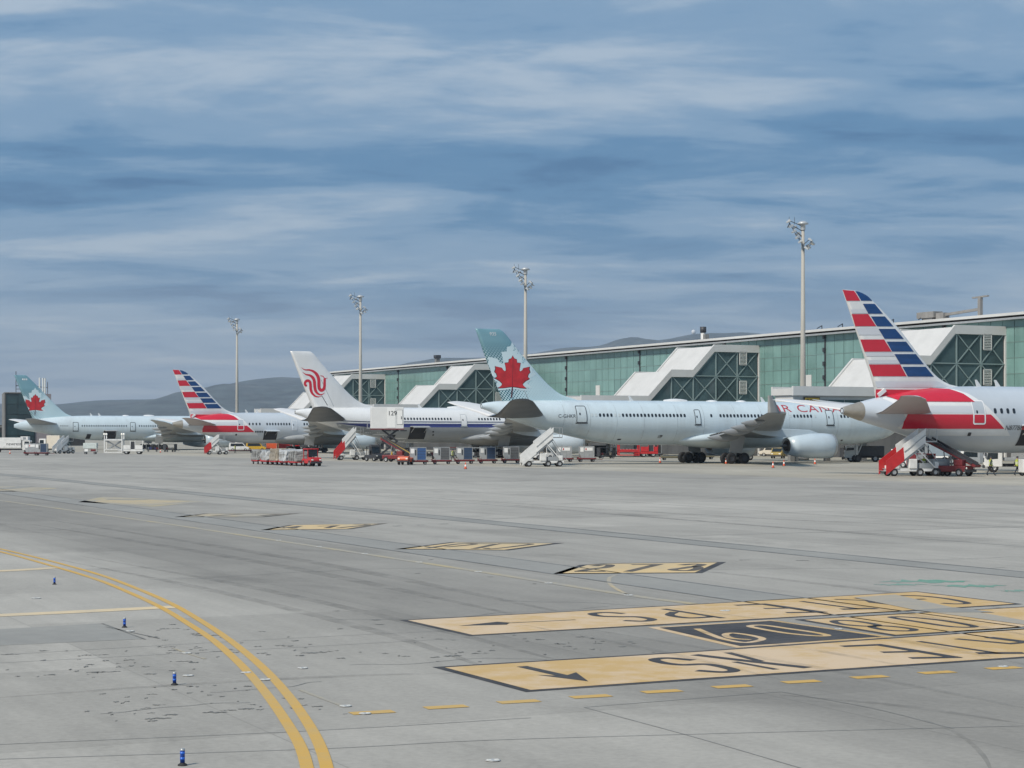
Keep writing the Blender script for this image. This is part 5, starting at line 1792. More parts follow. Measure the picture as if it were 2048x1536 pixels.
def striped(pos, label, reg, dense=True):
    root, body, fin, fo = airliner('airliner', pos, label, 'airplane', S787, M_SILVER, M_ACWHITE, M_WINGL, M_STABM, M_NAC, M_BELLY)
    fp = fin.proj(.026)
    fin_parts = [('red_stripe', M_AARED, [(0.034,16.868), (1.285,16.819), (1.891,15.931), (0.461,15.887)]),
                 ('blue_stripe', M_AABLUE, [(1.384,16.813), (1.969,16.751), (2.367,16.645), (2.81,16.378), (3.276,15.973), (1.991,15.934)]),
                 ('blue_stripe', M_AABLUE, [(2.168,15.658), (3.521,15.698), (4.391,14.811), (2.765,14.766)]),
                 ('silver_stripe', M_ACLIGHT, [(0.867,15.112), (2.455,15.157), (2.699,14.809), (1.043,14.763)]),
                 ('red_stripe', M_AARED, [(1.021,14.69), (2.743,14.738), (3.61,13.649), (1.417,13.595)]),
                 ('blue_stripe', M_AABLUE, [(3.043,14.527), (4.614,14.57), (5.557,13.679), (3.699,13.633)]),
                 ('silver_stripe', M_ACLIGHT, [(1.527,13.462), (3.699,13.515), (4.167,12.878), (1.792,12.823)]),
                 ('blue_stripe', M_AABLUE, [(3.855,13.409), (5.759,13.455), (6.707,12.559), (4.525,12.511)]),
                 ('red_stripe', M_AARED, [(1.969,12.401), (4.469,12.455), (5.321,11.356), (2.433,11.302)]),
                 ('blue_stripe', M_AABLUE, [(4.749,12.26), (6.978,12.307), (7.863,11.405), (5.377,11.357)]),
                 ('silver_stripe', M_ACLIGHT, [(2.499,11.23), (5.399,11.285), (5.692,10.96), (2.655,10.905)]),
                 ('silver_stripe', M_ACLIGHT, [(2.81,10.526), (6.007,10.58), (6.255,10.273), (2.921,10.218)]),
                 ('blue_stripe', M_AABLUE, [(5.613,11.133), (8.114,11.179), (9.026,10.262), (6.289,10.218)]),
                 ('red_stripe', M_AARED, [(2.932,10.137), (6.277,10.19), (7.001,9.117), (3.387,9.069)]),
                 ('blue_stripe', M_AABLUE, [(6.526,9.983), (9.255,10.025), (10.173,9.131), (7.137,9.091)]),
                 ('silver_stripe', M_ACLIGHT, [(3.61,8.607), (10.542,8.691), (11.581,8.313), (12.51,8.156), (3.81,8.062)])]
    for nm, m, P in fin_parts:
        poly_decal(nm, P, fp, m, fo, .22)
    poly_decal('red_stripe', [(3.7, 7.88), (3.68, 7.35), (3.7, 6.9), (9, 6.9), (12.6, 7.2), (11.6, 7.80), (10.4, 7.88)], fp, M_AARED, fo, .5)
    bp = body.proj
    poly_decal('white_tail', [(4.0, 7.05), (4.9, 7.3), (6.2, 7.6), (8, 7.85), (10.3, 8.06), (11.8, 7.95), (12.9, 7.55), (14.2, 6.6), (15.2, 5.6), (16.3, 4.55), (17.2, 3.62), (12.9, 3.62), (9.6, 3.62), (8.2, 3.70), (6.6, 4.05), (5.5, 4.35), (5.9, 5.2), (5.2, 6.3)], bp(.014), M_ACWHITE, root, .25)
    poly_decal('red_stripe', [(4.6, 7.22), (6.2, 7.58), (8, 7.86), (9.8, 8.02), (11.3, 7.92), (12.3, 7.5), (13.15, 6.75), (5.6, 6.75), (5.0, 7.0)], bp(.065), M_AARED, root, .25)
    poly_decal('silver_stripe', [(6.0, 6.38), (13.6, 6.38), (14.25, 5.72), (6.0, 5.72)], bp(.030), M_ACLIGHT, root, .3)
    poly_decal('red_stripe', [(6.0, 5.60), (14.7, 5.60), (16.3, 4.28), (5.9, 4.28), (5.75, 4.9)], bp(.030), M_AARED, root, .3)
    add_door(root, body, 12.75, 14.05, 4.72, 6.85, M_SILVER, M_LINEW, .10, sill=False)
    d = poly_decal('door_red_panel', rr(12.85, 13.95, 4.82, 5.58, .1), bp(.046), M_AARED, root, .3)
    poly_decal('door_lower_frame', [(12.80, 5.58), (13.98, 5.58), (13.98, 5.66), (12.80, 5.66)], bp(.050), M_LINEW, d, .3)
    add_door(root, body, 24.3, 25.4, 4.7, 6.75, M_SILVER, M_LINEW, .06, sill=False)
    add_windows(root, body, 5.95, [15.25 + .73 * i for i in range(4)] + [19.0 + .60 * i for i in range(9)] + [27 + .6 * i for i in range(12)], (.30, .50))
    v, f = text_shape(reg, .62, .25) if reg else (None, None)
    if reg:
        flat_decal('registration', [(16.35 + a, 4.17 + b) for a, b in v], f, bp(.034), M_MARK, root, .35)
        poly_decal('small_flag', rr(18.35, 19.0, 4.2, 4.55, .03), bp(.034), M_TITLE, root, .35)
    else:
        for k in range(5):
            poly_decal('registration_mark', rr(16.4 + k * .36, 16.66 + k * .36, 4.2, 4.55, .05), bp(.034), M_MARK, root, .35)
    cargo_door(root, body, 18.35, 21.2, 2.72, 4.55, M_SILVER)
    poly_decal('service_panel', rr(12.4, 12.75, 3.62, 3.95, .06), bp(.034), M_DARK, root, .3)
    x0 = 0.0
    zc, hz, hw = body.at(1.55)
    MB().loft([[(d_, -(body.at(d_)[2] + .012) * math.sin(2 * math.pi * i / 32), body.at(d_)[0] + (body.at(d_)[1] + .012) * math.cos(2 * math.pi * i / 32)) for i in range(32)] for d_ in (.02, .4, .9, 1.4, 1.95)], cap=False).build('tail_cone', M_CONEG, root)
    MB().box((4.3, 0, 7.6), (.9, .5, .35), (0, -.6, 0)).build('apu_inlet_door', M_ACWHITE, root)
    return root


striped((29.94,172.37), 'nearest airliner with large red white and blue striped tail, at right', 'N877BF')
striped((-68.42,382.90), 'far airliner with small red white and blue striped tail, left', None)

# ---- long twin at the far left
S777 = dict(
    body=[(0.0, 5.55, 6.35, .12), (1.6, 5.05, 6.9, .5), (4.4, 4.55, 7.5, 1.2), (8, 3.95, 8.0, 1.85), (13.7, 3.0, 8.45, 2.6), (19, 2.4, 8.6, 3.0), (23, 2.3, 8.6, 3.1), (27, 2.3, 8.6, 3.1), (63, 2.3, 8.6, 3.1), (67, 2.5, 8.4, 2.9), (70.5, 3.1, 7.5, 2.3), (72.5, 3.8, 6.4, 1.4), (73.5, 4.5, 5.5, .6), (73.9, 4.95, 5.05, .03)],
    fin=([(4.6, 7.4), (4.3, 8.3), (2.2, 13.2), (0.0, 18.6)], [(16.0, 7.4), (14.6, 8.35), (13.0, 9.0), (11.0, 10.6), (7.6, 14.0), (3.4, 18.2), (2.9, 18.6)], 7.4, 18.6),
    wing=[(2.4, 50.0, 13.6, 3.5, .13), (3.6, 48.9, 12.5, 3.65, .125), (10.2, 43.2, 8.1, 4.6, .11), (20, 36.6, 5.2, 5.7, .095), (28.5, 30.6, 2.9, 6.8, .085), (31.5, 27.6, 1.5, 7.2, .08), (32.3, 26.5, .6, 7.35, .08)],
    tracks=[(7.0, 5.2, .55), (14.2, 4.6, .5), (20.0, 4.0, .45)], flaps=[(3.8, 9.6), (10.6, 22.0)],
    stab=[(1.0, 11.2, 7.6, 6.35, .10), (3.0, 9.4, 6.4, 6.6, .10), (9.8, 4.0, 3.1, 7.5, .09), (10.8, 3.0, 2.3, 7.65, .08)],
    eng=(52.5, 9.6, 2.45, 1.85, 6.6), gear=(35.2, 5.5, 2.9, .67, .70), gdoor=(2.0, 2.2, 2.7, -1.0), nose=66.5,
    fairing=[(30.5, 2.8, 3.1, .5), (32.5, 2.3, 3.9, 2.2), (36, 1.95, 4.6, 3.2), (42, 1.8, 4.9, 3.45), (50, 1.8, 4.8, 3.45), (54, 2.0, 4.1, 3.0), (57, 2.4, 3.2, 1.8), (58, 2.6, 2.9, .5)],
    bumps=[(28.0, 2.4, .25), (34, 4.0, .32)], blades=[19.3, 21.4])
root, body, fin, fo = airliner('airliner', (-123.67,471.83), 'farthest pale ice blue airliner with small maple leaf tail, far left', 'airplane', S777, M_ICE, M_DOTS, M_WINGL, M_WINGG, M_NAC)
leaf(fo, fin, (5.15, 9.75), 1.5, False)
leaf(fo, fin, (5.2, 9.95), 1.02)
for k in range(3):
    poly_decal('fin_number', rr(2.0 + k * .45, 2.3 + k * .45, 17.35, 17.75, .05), fin.proj(.02), M_ACWHITE, fo, .4)
add_windows(root, body, 6.0, [16.3 + .585 * i for i in range(20)] + [30.8 + .585 * i for i in range(12)] + [44 + .585 * i for i in range(20)], (.25, .44))
add_door(root, body, 14.1, 15.35, 4.75, 6.85, M_ICE, M_LINED, .12)
add_door(root, body, 28.5, 29.75, 4.75, 6.85, M_ICE, M_LINED, .12)
for k in range(5):
    poly_decal('registration_mark', rr(10.9 + k * .42, 11.2 + k * .42, 5.85, 6.15, .05), body.proj(.016), M_PINS, root, .4)
poly_decal('bulk_opening', [(17.4, 2.75), (18.5, 2.75), (18.7, 3.95), (17.6, 3.95)], body.proj(.034), M_HOLD, root, .3)
cargo_door(root, body, 21.7, 24.9, 2.75, 4.75, M_BELLY)

# ================================================================== GROUND SUPPORT EQUIPMENT
def four_wheels(t, xs, y, r=.42, w=.28):
    for x in xs:
        for s in (-1, 1):
            wheel(t, (x, s * y, r), r, w)


def stairs(loc, yaw, L, Ht, low_m, high_m, label, chassis=5.0, split=.45, W=.85):
    t = empty('passenger_stairs', loc, yaw, label, 'stairs', 'mobile passenger stairs')
    z0 = .38

    def zt(x):
        return z0 + (Ht - z0) * x / L
    n = 14
    for k in range(n):
        x = L * (k + .5) / n
        MB().b2(x - L / n * .6, x + L / n * .6, -W + .05, W - .05, zt(x) - .04, zt(x)).build('step', M_ALU, t)
    MB().b2(L, L + 1.1, -W, W, Ht - .10, Ht).build('platform', M_ALU, t)
    for s in (-1, 1):
        y0, y1 = (s * W - .03, s * W + .03)
        xs = split * L
        MB().prism([(-.05, z0 - .25), (xs, zt(xs) - .25), (xs, zt(xs) + 1.05), (-.05, z0 + 1.0)], y0, y1, 'Y').build('lower_side_panel', low_m, t)
        MB().prism([(xs + .02, zt(xs) - .10), (L, Ht - .12), (L + .05, Ht + 1.15), (xs - .10, zt(xs) + 1.20)], y0 - .02, y1 + .02, 'Y').build('upper_side_panel', high_m, t)
        MB().bar((xs, s * (W + .07), zt(xs) + .55), (L, s * (W + .07), Ht + .55), .05, .08).build('panel_rail', M_STEEL, t)
        MB().bar((.1, s * W * .8, z0 - .15), (L, s * W * .8, Ht - .3), .12, .2).build('stringer', M_STEEL, t)
        MB().bar((L * .8, s * W * .9, zt(L * .8) - .15), (L * 1.25, s * W * .9, .8), .10).build('support_strut', high_m if high_m is not M_ALU else M_STEEL, t)
        MB().bar((L * .98, s * W * .9, Ht - .2), (L * 1.45, s * W * .9, .8), .07).build('support_strut', M_STEEL, t)
        MB().bar((L, s * W, Ht), (L + 1.1, s * W, Ht), .05).bar((L, s * W, Ht + 1.1), (L + 1.1, s * W, Ht + 1.1), .05).bar((L + 1.1, s * W, Ht), (L + 1.1, s * W, Ht + 1.1), .05).build('platform_rail', M_STEEL, t)
    MB().b2(.35, chassis, -.75, .75, .42, .68).b2(.5, 1.2, -.86, .86, .68, .95).build('chassis', M_WHITEV, t, bevel=.03)
    MB().b2(chassis * .42, chassis * .42 + .75, -.86, -.25, .68, 1.55).build('engine_housing', M_WHITEV, t, bevel=.05)
    MB().b2(chassis * .62, chassis - .15, -.72, .6, .70, 1.15).build('battery_box', M_GREYV, t, bevel=.03)
    MB().b2(chassis - .55, chassis - .15, -.8, .8, .72, 1.3).build('rear_cabinet', M_WHITEV, t, bevel=.03)
    four_wheels(t, (.75, chassis * .62, chassis - .5), .72, .36, .24)
    return t


stairs((33.39,171), .20, 3.7, 3.15, M_RED, M_WHITEV, 'red and white mobile stairs under the nearest striped tail', 5.2)
stairs((-26.08,280), .30, 2.95, 3.75, M_RED, M_WHITEV, 'red and white mobile stairs under the all-white tail', 5.0)
stairs((-58.17,360), .30, 2.5, 2.7, M_RED, M_WHITEV, 'small red and white mobile stairs under the small striped tail', 4.4)
stairs((1.11,222), .16, 3.6, 3.45, M_WHITEV, M_WHITEV, 'all-white mobile stairs under the large maple leaf airliner', 4.9)
stairs((-91.02,378), .75, 2.6, 2.5, M_WHITEV, M_WHITEV, 'small white mobile stairs under the far left airliner', 4.2)


def belt_loader(loc, yaw, L, z0, z1, m, label, beltm=None, lamps=True):
    t = empty('belt_loader', loc, yaw, label, 'belt loader', 'belt loaders')
    MB().b2(-.2, 3.2, -.85, .85, .40, .95).build('body', m, t, bevel=.06)
    MB().b2(.1, 1.0, .15, .8, .95, 1.5).build('seat_box', m, t, bevel=.05)
    MB().tube((.9, .35, 1.0), (1.1, .35, 1.55), .03, n=6).tube((1.05, .15, 1.55), (1.05, .55, 1.55), .03, n=6).build('steering', M_DARK, t)
    a, b = Vector((-.8, -.35, z0)), Vector((L - .8, -.35, z1))
    c = MB().bar(a, b, .95, .22).build('conveyor_frame', m, t)
    MB().bar(a + Vector((0, 0, .13)), b + Vector((0, 0, .13)), .75, .05).build('belt', beltm or M_BLACK, c)
    for s in (-.5, .5):
        MB().bar(a + Vector((.3, s, .25)), b + Vector((-.1, s, .25)), .05, .2).build('side_guard', M_DARK, c)
        MB().bar((2.2, s - .35, .9), a.lerp(b, .62) + Vector((0, s, -.1)), .08).build('lift_arm', M_STEEL, c)
    if lamps:
        for s in (-.6, .6):
            MB().lathe([(-.22, .10), (-.26, .09), (-.27, .001)], 'X', 12, True, (0, s, .72)).build('headlight', M_LAMP, t)
        MB().b2(-.32, -.2, -.9, .9, .38, .62).build('bumper', M_DARK, t)
    four_wheels(t, (.4, 2.6), .8, .36, .24)
    return t


bl = belt_loader((40.8,170), 2.35, 5.2, .9, 3.2, M_DRED, 'dark red belt loader raised below the nearest airliner belly')
belt_loader((-14.69,262), 2.75, 4.6, .9, 3.2, M_DRED, 'belt loader rising to the rear hold of the white airliner', M_YELLOW)

# scissor lift truck with the number 129
t = empty('high_lift_truck', (-20.55,276), .12, 'white high-lift box numbered 129 raised on scissor legs', 'lift truck')
MB().b2(-.2, 4.9, -1.1, 1.1, .65, 1.0).build('chassis', M_DARK, t)
MB().b2(-.2, 1.4, -1.05, 1.05, 1.0, 2.3).build('cab', M_DARK, t, bevel=.12)
MB().b2(.1, 1.25, -1.07, -1.05, 1.55, 2.15).build('cab_window', M_GLASS, t)
sc = MB()
for s in (-.75, .75):
    for (za, zb) in ((1.05, 2.8), (2.8, 4.45)):
        sc.bar((1.7, s, za), (3.9, s, zb), .14, .22)
        sc.bar((3.9, s, za), (1.7, s, zb), .14, .22)
for z in (1.05, 2.8, 4.45):
    for x in (1.7, 3.9):
        sc.tube((x, -.8, z), (x, .8, z), .08, n=8)
sc.build('scissor_legs', M_DARK, t)
bx = MB().b2(0, 4.75, -1.25, 1.25, 4.62, 7.75).build('box_body', mat('clean_white_box', (.70, .70, .685), .4, var=.05, scale=1), t, bevel=.05)
MB().b2(-.05, 4.8, -1.29, 1.29, 4.48, 4.62).build('box_floor_frame', M_DRED, bx)
MB().b2(2.35, 3.55, -1.28, -1.25, 4.75, 7.6).build('side_door', M_PAPER, bx)
MB().b2(3.72, 4.62, -1.275, -1.25, 5.2, 7.35).build('front_door', M_GREYV, bx)
MB().b2(3.78, 4.56, -1.29, -1.276, 5.26, 7.29).build('door_leaf', M_PAPER, bx)
MB().b2(4.36, 4.44, -1.33, -1.29, 6.0, 6.4).build('door_handle', M_DARK, bx)
text_flat('number', '129', .92, (2.42, -1.30, 6.55), (rad(90), 0, 0), M_MARK, bx, spacing=.95)
MB().b2(-.5, 0, -1.2, 1.2, 4.62, 4.72).bar((-.45, -1.1, 4.7), (-.45, -1.1, 5.7), .05).bar((-.45, 1.1, 4.7), (-.45, 1.1, 5.7), .05).bar((-.45, -1.1, 5.7), (-.45, 1.1, 5.7), .05).build('rear_platform', M_STEEL, bx)
for x in (.2, 3.0, 4.6):
    MB().bar((x, -1.25, .2), (x, -1.25, 1.3), .18).build('stabiliser_leg', M_YELLOW, t)
four_wheels(t, (.7, 3.2, 4.2), .95, .48, .32)


# baggage dollies and containers
def dolly(loc, yaw, label, L=2.5, W=1.7, m=None, group='red container dollies'):
    t = empty('dolly', loc, yaw, label, 'dolly', group)
    m = m or M_DRED
    MB().b2(-L / 2, L / 2, -W / 2, W / 2, .38, .54).build('deck', m, t)
    MB().b2(-L / 2, L / 2, -W / 2 + .1, -W / 2 + .2, .3, .42).b2(-L / 2, L / 2, W / 2 - .2, W / 2 - .1, .3, .42).build('side_rail', M_DARK, t)
    MB().bar((L / 2, 0, .38), (L / 2 + 1.0, 0, .3), .07).build('tow_bar', m, t)
    MB().b2(-L / 2, -L / 2 + .06, -W / 2, W / 2, .54, .68).build('end_stop', m, t)
    four_wheels(t, (-L / 2 + .4, L / 2 - .4), W / 2 - .22, .20, .14)
    return t


def uld(loc, yaw, curtain, label, flip=1, posters=True):
    t = empty('cargo_container', loc, yaw, label, 'container', 'air cargo containers')
    P = [(-.78, 0), (1.0, 0), (1.0, 1.62), (-1.0, 1.62), (-1.0, .52)]
    P = [(flip * a, b) for a, b in P]
    MB().prism(P, -.76, .76, 'Y').build('shell', M_ALU, t)
    if curtain:
        MB().b2(min(flip * -.12, flip * .93), max(flip * -.12, flip * .93), -.80, -.77, .08, 1.54).build('curtain', curtain, t)
        for z in (.4, .75, 1.1):
            MB().b2(min(flip * -.12, flip * .93), max(flip * -.12, flip * .93), -.815, -.80, z, z + .03).build('curtain_strap', M_DARK, t)
        fr = MB()
        for xx in (-.18, .97):
            fr.b2(flip * xx - .035, flip * xx + .035, -.82, -.77, 0.03, 1.6)
        fr.b2(-1.0, 1.0, -.82, -.77, 1.55, 1.62)
        fr.build('frame', M_STEEL, t)
    else:
        for xx in (-.4, .25):
            MB().b2(xx - .02, xx + .02, -.785, -.765, .05, 1.58).build('rib', M_STEEL, t)
    if posters:
        MB().b2(min(flip * -.95, flip * -.5), max(flip * -.95, flip * -.5), -.79, -.765, .85, 1.45).build('placard', M_PAPER, t)
        if not curtain:
            MB().b2(-.35, .75, -.79, -.765, 1.0, 1.42).build('label_panel', M_PAPER, t)
            MB().b2(-.25, -.1, -.80, -.79, 1.08, 1.34).build('label_mark', M_RED, t)
        else:
            MB().b2(min(flip * -.42, flip * -.27), max(flip * -.42, flip * -.27), -.79, -.765, .6, 1.3).build('code_mark', M_MARK, t)
    return t


ROW = [((-11.77,238), M_BLUECURT, 'container with bright blue curtain, beside the orange tug'),
       ((-8.94,241), M_GREYCURT, 'container with dark grey curtain, second in the row from the orange tug'),
       ((-6.1,244), M_DBLUECURT, 'container with dull navy curtain and large white placard, third in the row'),
       ((-3.19,247), M_DBLUECURT, 'container with slate blue curtain, fourth in the row'),
       ((-0.13,250), M_GREYCURT, 'container with charcoal curtain, fifth in the row beside the white stairs'),
       ((7.17,262), None, 'plain grey container with placards, just right of the white stairs'),
       ((10.27,262), None, 'plain grey container with placards, standing apart at the right end')]
for k, ((x, y), cm, lab) in enumerate(ROW):
    dolly((x, y, 0), .10, 'dark red dolly under the ' + lab.split(',')[0].replace('plain grey container with placards', 'plain grey container ' + ('nearer the white stairs' if k == 5 else 'at the right end')))
    uld((x, y, .545), .10, cm, lab, 1)
for k, ((x, y), cm, lab) in enumerate((((-87.25,345), None, 'grey container at far left in front of the lettered truck'), ((-85.34,345), M_DBLUECURT, 'navy curtained container at far left beside the cream truck'))):
    dolly((x, y, 0), .05, 'dolly under the ' + lab)
    uld((x, y, .545), .05, cm, lab, 1)


def tug(loc, yaw, m, label, cab=True):
    t = empty('baggage_tractor', loc, yaw, label, 'tractor', 'baggage tractors')
    MB().prism([(-1.4, .35), (1.45, .35), (1.5, .75), (1.4, 1.02), (.35, 1.08), (.3, .8), (-1.4, .9)], -.68, .68, 'Y').build('body', m, t, bevel=.05)
    if cab:
        fr = MB()
        for x in (-.9, .45):
            for s in (-.62, .62):
                fr.bar((x, s, .8), (x + (.0 if x < 0 else -.1), s, 2.0), .08)
        fr.build('cab_posts', m, t)
        MB().b2(-1.0, .5, -.72, .72, 1.98, 2.1).build('cab_roof', m, t, bevel=.03)
        MB().box((.42, 0, 1.55), (.03, 1.15, .8), (0, -.08, 0)).build('windscreen', M_GLASS, t)
    MB().b2(-.6, -.1, -.3, .3, .8, 1.05).b2(-.68, -.58, -.3, .3, 1.0, 1.5).build('seat', M_BLACK, t)
    for s in (-.5, .5):
        MB().b2(1.44, 1.52, s - .12, s + .12, .7, .86).build('headlight', M_LAMP, t)
    MB().b2(1.46, 1.6, -.7, .7, .36, .58).build('bumper', M_DARK, t)
    four_wheels(t, (-.9, .95), .6, .36, .24)
    return t


tug((-13.23,236), -1.75, M_ORANGE, 'small orange tug at the left end of the container row', False)
# cargo train
hd = Vector((.36, -.93)).normalized()
yawt = math.atan2(hd.y, hd.x)
p0 = Vector((-24.04,225))
tug((p0.x + .3, p0.y, 0), yawt + .12, M_RED, 'red cab tractor pulling the wrapped pallet train')
WRAPS = [(M_NET, 'netted pallet directly behind the red tractor'), (M_WRAP, 'white plastic wrapped pallet, second behind the red tractor'), (M_CARDB, 'brown boxed pallet, third behind the red tractor'),
         (M_WRAP, 'crumpled white wrapped pallet, fourth behind the red tractor'), (M_NET, 'grey netted pallet at the tail of the train')]
for k, (wm, lab) in enumerate(WRAPS):
    c = p0 - hd * (3.5 + k * 3.75) + Vector((-.25 * k, 0))
    dolly((c.x, c.y, 0), yawt, 'dolly carrying the ' + lab, 3.3, 2.4, M_RED, 'pallet dollies of the train')
    rings = []
    random.seed(30 + k)
    for j in range(7):
        z = .545 + (1.15 + .3 * ((k * 7) % 3) / 2) * j / 6
        ring = []
        for i in range(28):
            a = 2 * math.pi * i / 28
            sx, sy = math.copysign(abs(math.cos(a)) ** .16, math.cos(a)), math.copysign(abs(math.sin(a)) ** .16, math.sin(a))
            kx = 1.68 * (1 - .09 * (j / 6) ** 2) + .22 * noise.noise(Vector((a * 1.3, z * 2, k * 7)))
            ky = 1.22 * (1 - .09 * (j / 6) ** 2) + .20 * noise.noise(Vector((a * 1.7, z * 2.3, k * 9 + 3)))
            ring.append((kx * sx, ky * sy, z - .545 + (.30 * noise.noise(Vector((a * 1.5, k * 5.0, 1))) if j == 6 else 0)))
        rings.append(ring)
    pal = empty('wrapped_pallet', (c.x, c.y, .55), yawt, lab, 'pallet', 'wrapped cargo pallets')
    MB().loft(rings, smooth=False).build('load', wm, pal)
    for s in (-1, 1):
        for xx in (-.8, 0, .8):
            MB().bar((xx, s * 1.22, .02), (xx, s * 1.19, 1.12), .05, .03).build('strap', M_NET if wm is not M_NET else M_DARK, pal)


# trucks
def box_truck(name, loc, yaw, L, bz0, bz1, cabm, bodym, label, W=2.4, lettering=None, cabz=2.9, group=None, wz=1.6):
    t = empty(name, loc, yaw, label, 'truck', group or 'service trucks')
    MB().b2(-L / 2, L / 2, -.5, .5, .55, .85).build('chassis', M_DARK, t)
    cx = L / 2
    MB().prism([(cx - 1.75, .55), (cx, .55), (cx, 1.5), (cx - .22, cabz), (cx - 1.75, cabz)], -W / 2 + .05, W / 2 - .05, 'Y').build('cab', cabm, t, bevel=.07)
    MB().prism([(cx - .0, wz), (cx + .02, wz), (cx - .18, cabz - .18), (cx - .22, cabz - .18)], -W / 2 + .2, W / 2 - .2, 'Y').build('windscreen', M_GLASS, t)
    for s in (-1, 1):
        MB().prism([(cx - 1.3, wz + .05), (cx - .25, wz - .05), (cx - .40, cabz - .25), (cx - 1.3, cabz - .25)], s * (W / 2 - .04) - .01, s * (W / 2 - .04) + .01, 'Y').build('side_window', M_GLASS, t)
        MB().b2(cx - .12, cx + .0, s * (W / 2 + .15) - .08, s * (W / 2 + .15) + .08, 1.6, 2.2).build('mirror', M_DARK, t)
        MB().b2(cx - .02, cx + .03, s * .8 - .2, s * .8 + .2, .75, .98).build('headlight', M_LAMP, t)
    MB().b2(cx - .05, cx + .08, -W / 2 + .05, W / 2 - .05, .42, .70).build('bumper', M_DARK, t)
    MB().b2(cx - .01, cx + .02, -.7, .7, 1.0, 1.4).build('grille', M_DARK, t)
    b = MB().b2(-L / 2, cx - 1.95, -W / 2, W / 2, bz0, bz1).build('box_body', bodym, t, bevel=.05)
    for x in (-L / 2 + .03, cx - 2.0):
        MB().b2(x - .04, x + .04, -W / 2 - .015, -W / 2, bz0, bz1).build('body_edge', M_STEEL, b)
    if lettering:
        text_flat('lettering', lettering, .95, (cx - 1.95 - 3.1, -W / 2 - .02, bz0 + .55), (rad(90), 0, 0), M_MARK, b)
    four_wheels(t, (-L / 2 + 1.2, cx - .9), W / 2 - .25, .48, .32)
    return t


nr = box_truck('catering_truck', (-104.74,398), .06, 8.2, 1.0, 3.15, M_WHITEV, M_WHITEV, 'white lettered catering truck at the far left edge', lettering='newrest', cabz=2.6)
MB().b2(2.0, 3.5, -1.2, 1.2, 2.62, 3.4).build('roof_sign', M_WHITEV, nr)
MB().b2(2.5, 3.1, -1.215, -1.2, 2.75, 3.25).build('roof_sign_mark', M_GREYV, nr)
for z in (1.4, 2.0, 2.7):
    MB().b2(-3.9, -3.5, -1.24, -1.2, z, z + .3).build('dark_mark', M_MARK, nr)
cream = mat('cream_truck_body', (0.66, 0.60, 0.50), .45, var=.1)
box_truck('catering_truck', (-98.16,405), 2.9, 5.0, .8, 3.6, M_WHITEV, cream, 'cream box truck behind the small white stairs at far left')
c_ = empty('baggage_cart', (-81.64,368), .05, 'pale boxy baggage cart below the far left airliner', 'cart')
MB().b2(-1.3, 1.3, -.8, .8, .4, .52).build('deck', M_GREYV, c_)
MB().b2(-1.3, 1.3, -.75, .75, 1.1, 2.15).build('cover', mat('pale_green_cover', (0.56, 0.62, 0.60), .6, var=.15), c_, bevel=.05)
for x in (-1.25, 0, 1.25):
    for s in (-.75, .75):
        MB().bar((x, s, .5), (x, s, 1.15), .06).build('post', M_STEEL, c_)
MB().box((-.7, -.4, .8), (.7, .5, .5)).build('suitcase', M_PAPER, c_)
MB().box((.6, -.4, .75), (.9, .5, .4)).build('suitcase', M_DRED, c_)
four_wheels(c_, (-.9, .9), .6, .22, .15)


def cargo_loader(loc, yaw, m, label, hz, L=7.0):
    t = empty('cargo_loader', loc, yaw, label, 'cargo loader', 'cargo loaders')
    MB().b2(0, 3.5, -1.3, 1.3, hz - .25, hz).build('front_platform', m, t)
    for x in (.08, 3.42):
        for s in (-1.25, 1.25):
            MB().bar((x, s, .3), (x, s, hz + .9), .18).build('post', m, t)
            MB().lathe([(hz + .8, .2), (hz + 1.1, .2), (hz + 1.2, .001)], 'Z', 10, True, (x, s, 0)).build('post_lamp', M_LAMP, t)
    for z in (.35, .95):
        MB().b2(0, 3.5, -1.32, -1.2, z - .08, z + .08).b2(0, 3.5, 1.2, 1.32, z - .08, z + .08).build('base_rail', m, t)
    for s in (-.9, .9):
        MB().bar((.3, s, .8), (3.2, s, hz - .3), .12, .2).build('scissor_arm', M_STEEL, t)
        MB().bar((3.2, s, .8), (.3, s, hz - .3), .12, .2).build('scissor_arm', M_STEEL, t)
    MB().b2(2.6, L, -1.2, 1.2, .55, .95).build('chassis', m, t, bevel=.04)
    MB().b2(3.7, 5.0, -1.25, -1.15, .95, 1.75).b2(5.9, L, -1.25, -1.15, .95, 1.75).build('side_board', m, t)
    for x in (5.0, 5.9, L - .05):
        MB().bar((x, -1.2, .9), (x, -1.2, 2.6), .10).build('handrail_post', m, t)
    MB().b2(5.1, 5.8, -1.1, 0, .95, 2.4).build('control_cabin', M_DARK, t)
    for k in range(6):
        MB().tube((.4 + k * .55, -1.15, hz + .02), (.4 + k * .55, 1.15, hz + .02), .05, n=8).build('roller', M_STEEL, t)
    four_wheels(t, (4.2, L - .8), 1.0, .45, .35)
    return t


cargo_loader((-78.4,366), .05, M_WHITEV, 'white cargo loader raised to the far left airliner hold', 2.9, 7.4)
cargo_loader((17.74,318), .04, M_RED, 'low red cargo loader beneath the pale blue airliner belly', 1.3, 6.6)


